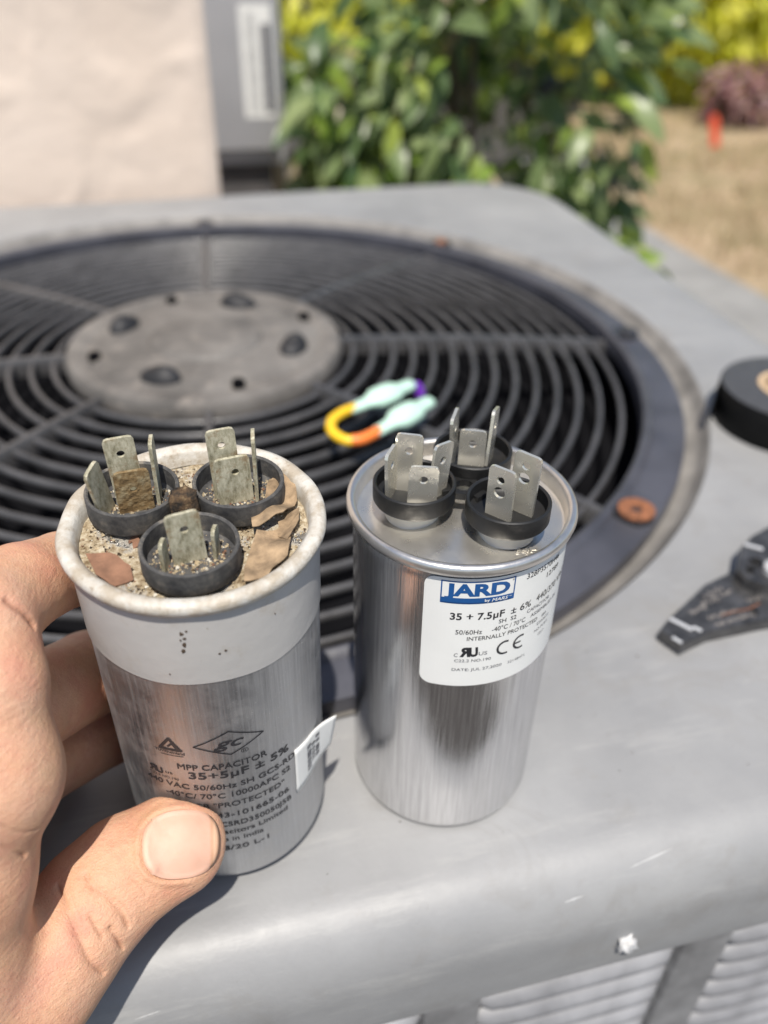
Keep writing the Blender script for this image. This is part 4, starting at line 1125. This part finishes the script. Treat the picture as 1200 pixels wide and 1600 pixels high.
for names, k in chains:
    Fc = field()
    for a, b_ in zip(names[:-1], names[1:]):
        flat = None
        if names[0] == 't0':
            fk = {'t0': 1.38, 't1': 1.2, 't2': 1.1}
            flat = (fl_n, fk.get(a, 1.0), fk.get(b_, 1.0))
        add(Fc, *cone_sd(HN[a][:3], HN[b_][:3], HN[a][3], HN[b_][3], flat=flat), k)
    kk = 0.45 if names[0] == 't0' else 0.06
    if names[0] != 't0':
        # fingers melt into the palm only near their roots
        root = np.array(HN[names[0]][:3])
        D2 = np.sqrt((gx[0][:, None, None] - root[0]) ** 2 + (gx[1][None, :, None] - root[1]) ** 2 + (gx[2][None, None, :] - root[2]) ** 2)
        kk = np.clip(0.5 * (1 - (D2 - 1.2) / 1.6), 0.05, 0.5).astype(np.float32)
    total = smin(total, Fc, kk)
# the flesh flattens against the can instead of entering it
bpos = np.array([-4.1, 14.213, 0.433]); axn = np.array(ax)
X, Y, Z = gx[0][:, None, None] - bpos[0], gx[1][None, :, None] - bpos[1], gx[2][None, None, :] - bpos[2]
al = X * axn[0] + Y * axn[1] + Z * axn[2]
rad = np.sqrt(np.maximum((X - al * axn[0]) ** 2 + (Y - al * axn[1]) ** 2 + (Z - al * axn[2]) ** 2, 0))
total = np.maximum(total, (2.60 - rad).astype(np.float32))
HV, HQ = surface_nets(total, lo, hh_)
# Laplacian smoothing
def smooth_mesh(Vv, Q, it, lam=0.5):
    E = np.concatenate([Q[:, [0, 1]], Q[:, [1, 2]], Q[:, [2, 3]], Q[:, [3, 0]]]); E = np.concatenate([E, E[:, ::-1]])
    deg = np.bincount(E[:, 0], minlength=len(Vv))[:, None]
    for _ in range(it):
        Sm = np.stack([np.bincount(E[:, 0], Vv[E[:, 1], c_], minlength=len(Vv)) for c_ in range(3)], 1)
        Vv = Vv + lam * (Sm / np.maximum(deg, 1) - Vv)
    return Vv
HV = smooth_mesh(HV, HQ, 6)
_a, _b, _c = HV[HQ[:, 0]], HV[HQ[:, 1]], HV[HQ[:, 2]]
_t = np.array(HN['t2'][:3]); _m = np.linalg.norm(_a - _t, axis=1) < 1.45      # faces round a thumb joint must look away from it
if np.sum(np.sum(np.cross(_b - _a, _c - _a) * (_a - _t), axis=1)[_m]) < 0: HQ = HQ[:, ::-1]
# finer faces on the thumb and index (for the wrinkles)
bm = bmesh.new()
bvs = [bm.verts.new(v) for v in HV.tolist()]
for q in HQ.tolist():
    try: bm.faces.new([bvs[i] for i in q])
    except ValueError: pass
bm.verts.ensure_lookup_table()
fine = [e for e in bm.edges if (lambda c_: c_.y < 11.9 and c_.x > -7.6 and c_.x < -3.2 and 1.6 < c_.z < 10.6)((e.verts[0].co + e.verts[1].co) / 2)]
bmesh.ops.subdivide_edges(bm, edges=fine, cuts=1, use_grid_fill=True)
bm.normal_update()
co = np.array([v.co[:] for v in bm.verts]); no = np.array([v.normal[:] for v in bm.verts])
crease = np.zeros(len(co))
def groove(pts, wid, dep, dark=1.0, lip=0.35):
    global co
    P = np.array([q[:] for q in smooth_path(pts, 6)])
    best = np.full(len(co), 9.0); tt = np.zeros(len(co))
    for i in range(len(P) - 1):
        a, d = P[i], P[i + 1] - P[i]; t = np.clip(((co - a) @ d) / max(d @ d, 1e-9), 0, 1)
        ds = np.linalg.norm(co - a - t[:, None] * d, axis=1); m_ = ds < best; best[m_] = ds[m_]; tt[m_] = (i + t[m_]) / (len(P) - 1)
    taper = np.clip(np.minimum(tt, 1 - tt) * 5, 0, 1) ** .5
    g_ = np.exp(-(best / wid) ** 2) * taper; l_ = np.exp(-((best - 2.0 * wid) / (1.2 * wid)) ** 2) * taper
    co = co + no * (-dep * g_ + dep * lip * l_)[:, None]
    np.maximum(crease, g_ * dark, out=crease)
GROOVES = []
GROOVES += [
    ([(-6.81, 9.58, 3.75), (-6.42, 9.04, 3.67), (-6.08, 8.59, 3.37), (-5.84, 8.31, 2.93), (-5.65, 8.32, 2.44)], .05, .075, .75),
    ([(-6.26, 9.76, 3.86), (-6.03, 9.52, 3.79), (-5.7, 9.37, 3.63), (-5.42, 9.19, 3.34), (-5.26, 9.04, 2.92)], .045, .07, .75),
    ([(-6.02, 9.03, 3.57), (-5.83, 8.83, 3.35), (-5.68, 8.71, 3.11)], .035, .035, .5),
    ([(-5.6, 8.94, 3.25), (-5.5, 8.84, 3.03), (-5.38, 8.79, 2.52)], .04, .055, .65),
    ([(-5.34, 9.75, 3.71), (-5.06, 9.63, 3.49), (-4.96, 9.52, 3.28)], .03, .025, .35),
    ([(-6.44, 9.35, 3.76), (-6.21, 9.02, 3.62), (-6.03, 8.83, 3.47)], .03, .022, .3),
    ([(-5.59, 9.39, 3.6), (-5.33, 9.26, 3.33), (-5.17, 9.16, 3.0)], .03, .025, .3),
    ([(-6.96, 11.33, 10.23), (-6.81, 11.33, 10.01), (-6.65, 11.36, 9.72), (-6.54, 11.36, 9.46)], .09, .10, .7),
    ([(-6.71, 8.4, 7.06), (-6.63, 8.53, 6.66), (-6.53, 8.68, 6.2)], .06, .07, .6),
    ([(-6.62, 8.47, 7.5), (-6.43, 8.61, 7.1), (-6.26, 8.89, 6.75)], .05, .03, .25)]
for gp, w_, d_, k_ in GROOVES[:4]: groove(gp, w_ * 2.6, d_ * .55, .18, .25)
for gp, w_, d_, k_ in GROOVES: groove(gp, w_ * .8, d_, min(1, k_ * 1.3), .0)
# bed of the nail: lowered plate area with a raised fold around it
NC = Vector((-4.37, 10.54, 3.73)) - nail_n * 0.9
NL, NW = 1.68, 1.44
rel = co - np.array(NC); sa = rel @ np.array(nail_a); sw = rel @ np.array(nail_w); sn = rel @ np.array(nail_n)
def nail_d(sa, sw): # superellipse distance-like value: 1 on the outline
    return (np.abs(sa / (NL / 2)) ** 2.5 + np.abs(sw / (NW / 2)) ** 2.5) ** (1 / 2.5)
nd = nail_d(sa, sw); top_side = sn > 0.2
inside = np.clip((0.99 - nd) / 0.1, 0, 1) * top_side
fold = np.exp(-((nd - 1.12) / 0.09) ** 2) * top_side * np.clip((0.4 - sa) / 0.4, 0, 1)
co = co + np.array(nail_n) * (-0.12 * inside + 0.055 * fold)[:, None]
for v, c_ in zip(bm.verts, co): v.co = c_
me = bpy.data.meshes.new('hand'); bm.to_mesh(me); bvh = BVHTree.FromBMesh(bm); bm.free()
hand_base = Vector((-8.0, 8.5, 3.0))
me.transform(Matrix.Translation(-hand_base)); me.transform(Matrix.Scale(S, 4)); me.materials.append(M['skin'])
me.polygons.foreach_set('use_smooth', [True] * len(me.polygons))
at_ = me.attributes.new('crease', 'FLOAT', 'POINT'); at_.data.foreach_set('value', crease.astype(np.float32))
hand = bpy.data.objects.new('hand', me); C.objects.link(hand); hand.location = hand_base * S
tag(hand, 'left hand gripping the old capacitor, thumb with its nail in front', 'hand')
# thumb nail plate: follows the thumb's curve, slightly proud
V, F = [], []; na, nw = 22, 20
for i in range(na + 1):
    for j in range(nw + 1):
        p1, p2 = i / na * 2 - 1, j / nw * 2 - 1
        # square -> superellipse
        k = (abs(p1) ** 2.5 + abs(p2) ** 2.5) ** (1 / 2.5); m_ = max(abs(p1), abs(p2)); k = m_ / k if k > 0 else 1
        a_ = p1 * k * NL / 2; w_ = p2 * k * NW / 2
        org = NC + nail_a * min(a_, .5) + nail_w * w_ + nail_n * 3
        hit = bvh.ray_cast(org, -nail_n)
        hz = (hit[0] - NC).dot(nail_n) if hit[0] else .6
        V.append([a_, w_, hz - .22 * max(0, a_ - .5) ** 2])
V = np.array(V).reshape(na + 1, nw + 1, 3)
base_h = V[:, :, 2].copy()
flat_h = 0.5 * base_h + 0.5 * base_h[: , nw // 2][:, None] - 0.0
for _ in range(6): base_h[1:-1] = (base_h[:-2] + base_h[2:] + 2 * base_h[1:-1]) / 4
VV = []
for i in range(na + 1):
    for j in range(nw + 1):
        a_, w_, _h = V[i, j]
        edge = max(abs(i / na * 2 - 1), abs(j / nw * 2 - 1))
        hgt = base_h[i, j] + 0.085 - (0.05 if edge > .99 else 0.0) - (0.10 if (i == 0) else 0)
        VV.append(NC + nail_a * a_ + nail_w * w_ + nail_n * hgt - hand_base)
for i in range(na):
    for j in range(nw): F.append((i * (nw + 1) + j, (i + 1) * (nw + 1) + j, (i + 1) * (nw + 1) + j + 1, i * (nw + 1) + j + 1))
nail = mesh_obj('nail', VV, F, M['nail'], hand)
at_ = nail.data.attributes.new('along', 'FLOAT', 'POINT'); at_.data.foreach_set('value', (V[:, :, 0].ravel() / NL + .5).astype(np.float32)); so = nail.modifiers.new('thick', 'SOLIDIFY'); so.thickness = 0.0004; so.offset = -1

# ================================================================== SMALL THINGS ON THE GRILLE AND COVER
jw = empty('wire_jumper', (0, 34, 0.9), 0, 'yellow and orange jumper wire with two mint green connectors on the grille', 'wire jumper')
jo = Vector((0, 34, 0.9))
def conn(a, b_):
    a, b_ = Vector(a), Vector(b_); prof = [(0, .30), (.08, .38), (.25, .4), (.32, .5), (.42, .78), (.6, .8), (.7, .74), (.76, .5), (.86, .46), (.97, .44), (1.0, .3)]
    path = [a.lerp(b_, t) for t, r in prof]
    V, F = tube_geo([q - jo for q in path], [(r * .6, r * .86) for t, r in prof], 20)
    return mesh_obj('connector', V, F, M['mint'], jw, sharp=50)
conn((-1.75, 34.2, 1.55), (1.3, 36.9, 1.6)); conn((-.55, 32.2, 1.5), (2.15, 35.3, 1.55))
pth = smooth_path([(-1.45, 34.45, 1.55), (-2.0, 33.9, 1.6), (-2.45, 33.0, 1.65), (-2.35, 32.1, 1.6), (-1.75, 31.6, 1.5), (-1.3, 31.65, 1.5)], 6)
V, F = tube_geo([q - jo for q in pth], .25, 12); mesh_obj('wire', V, F, M['yellow'], jw)
pth = smooth_path([(-1.5, 31.6, 1.5), (-1.0, 31.75, 1.5), (-.3, 32.45, 1.5)], 6)
V, F = tube_geo([q - jo for q in pth], .27, 12); mesh_obj('wire', V, F, M['orange'], jw)
pth = smooth_path([(1.1, 36.7, 1.5), (1.55, 37.1, 1.35), (1.7, 37.0, 0.9)], 6)
V, F = tube_geo([q - jo for q in pth], .26, 12); mesh_obj('wire', V, F, M['purple'], jw)

# roll of black tape
tr_ = empty('tape_roll', (20.0, 36.6, 0), 0, 'roll of black electrical tape at the right edge of the cover', 'tape roll')
lathe('tape', [(1.75, 0.02), (3.45, 0.0), (3.5, 0.06), (3.5, 1.84), (3.45, 1.9)], M['vinyl'], tr_, 80, sharp=40)
lathe('tape_edge', [(3.46, 1.9), (3.3, 1.93), (1.78, 1.93)], M['vinyl_edge'], tr_, 80)
lathe('core', [(1.76, 0.0), (1.76, 1.98), (1.55, 1.98), (1.55, 0.0)], M['card'], tr_, 64, closed=True)
V, F = [], []
pth = [(-3.4, .9), (-3.62, .55), (-3.8, .15), (-3.98, -.3), (-4.05, -.55)]
for i, (x, y) in enumerate(pth):
    for z in (.25, 1.78): V.append((x, y, z + (-.12 * i if z > 1 else 0)))
for i in range(4): F.append((2 * i, 2 * i + 2, 2 * i + 3, 2 * i + 1))
o = mesh_obj('tape_tail', V, F, M['vinyl'], tr_); so = o.modifiers.new('thick', 'SOLIDIFY'); so.thickness = 0.0006

# wire stripping pliers, nose towards the capacitor
pl = empty('pliers', (13.8, 23.6, 0), 0, 'dark steel wire stripping pliers with worn stamped markings on the cover', 'pliers')
def pp(pts): return [(x - 13.8, y - 23.6) for x, y in pts]
bm = bmesh.new()
prism(bm, pp([(9.6, 20.95), (10.17, 20.26), (10.6, 20.5), (11.3, 20.9), (13.5, 21.55), (17.5, 22.3), (17.8, 23.6), (16.0, 24.4), (14.6, 24.3), (13.4, 24.35), (11.97, 23.5), (10.9, 22.4), (10.15, 21.65)]), .12, .5, [circle_pts(13.25 - 13.8, 22.0 - 23.6, .13, 12)])
bmesh.ops.bevel(bm, geom=[e for e in bm.edges if abs(e.verts[0].co.z - e.verts[1].co.z) < 1e-5 and e.is_manifold and e.calc_face_angle(0) > 1], offset=.05, segments=2, affect='EDGES')
jaw = bm_obj('lower_jaw', bm, M['steel'], pl, True, sharp=30)
bm = bmesh.new()
up_pts = [(13.35, 24.3), (13.15, 23.85), (13.25, 23.3), (13.6, 23.0), (14.2, 22.85), (15.0, 22.9), (16.4, 23.6), (17.6, 24.9), (18.2, 26.4), (17.2, 27.3), (15.6, 26.75), (14.4, 25.9), (13.75, 25.2)]
prism(bm, pp(up_pts), .54, .95, [circle_pts(13.98 - 13.8, 24.25 - 23.6, .24, 14), circle_pts(13.56 - 13.8, 23.75 - 23.6, .17, 14)])
bmesh.ops.bevel(bm, geom=[e for e in bm.edges if abs(e.verts[0].co.z - e.verts[1].co.z) < 1e-5 and e.is_manifold and e.calc_face_angle(0) > 1], offset=.05, segments=2, affect='EDGES')
bm_obj('upper_jaw', bm, M['steel'], pl, True, sharp=30)
lathe('pivot', [(0, 1.28), (.35, 1.26), (.5, 1.15), (.52, .9)], M['steel_edge'], pl, 28, loc=(14.55 - 13.8, 23.7 - 23.6, 0))
for (a, b_, w_) in (((10.12, 21.55), (10.75, 21.0), .16), ((10.2, 20.35), (9.95, 20.62), .12), ((11.05, 20.95), (10.8, 21.15), .14), ((13.9, 25.3), (14.5, 25.0), .16)):
    a, b_ = Vector((a[0] - 13.8, a[1] - 23.6, 0)), Vector((b_[0] - 13.8, b_[1] - 23.6, 0)); d = b_ - a
    bm = bmesh.new(); zt = .97 if a.y > 1 else .51
    box(bm, ((a + b_) / 2) + Vector((0, 0, zt)), (d.length, w_, .05), Matrix.Rotation(math.atan2(d.y, d.x), 3, 'Z'), .015); bm_obj('cutting_edge', bm, M['steel_edge'], pl)
g = random.Random(17)
for k, (x, y, w_) in enumerate(((11.0, 21.75, 1.5), (11.5, 21.5, 1.35), (11.75, 22.6, .9), (12.1, 22.5, .85), (11.7, 21.2, 1.6), (13.2, 22.45, .6))):
    st_, u = [], 0.0            # worn, unreadable stamping: broken strokes
    while u < w_:
        for _ in range(g.choice((2, 3))):
            a0 = (u + g.uniform(0, .09), g.uniform(0, .18)); st_ += stroke([a0, (a0[0] + g.uniform(-.08, .08), a0[1] + g.uniform(-.12, .12)), (a0[0] + g.uniform(0, .1), g.uniform(0, .18))], .025)
        u += .14
    bm_obj('stamped_marks', poly_bm(st_), M['etch'], jaw, loc=(x - 13.8, y - 23.6, .508), rot=(0, 0, R_(38 if k in (0, 2, 3) else 22)))
bm = poly_bm(stroke([(0, 0), (.5, .22), (1.1, .38), (1.6, .7)], .05)); bm_obj('rust_streak', bm, M['rust'], jaw, loc=(12.0 - 13.8, 21.75 - 23.6, .51))
for k, (p0, p1, p2) in enumerate((((17.2, 23.0, .45), (22, 23.2, .7), (29, 21.5, .9)), ((17.4, 26.2, .75), (22, 28.6, .9), (29, 29.6, 1.0)))):
    pth = smooth_path([p0, p1, p2], 8); V, F = tube_geo([q - Vector((13.8, 23.6, 0)) for q in pth], [(.55, .8)] * len(pth), 14); mesh_obj('handle', V, F, M['grip'], pl)

for o in C.objects:
    if o.name.startswith('t.') and o.type == 'FONT': bpy.data.objects.remove(o)
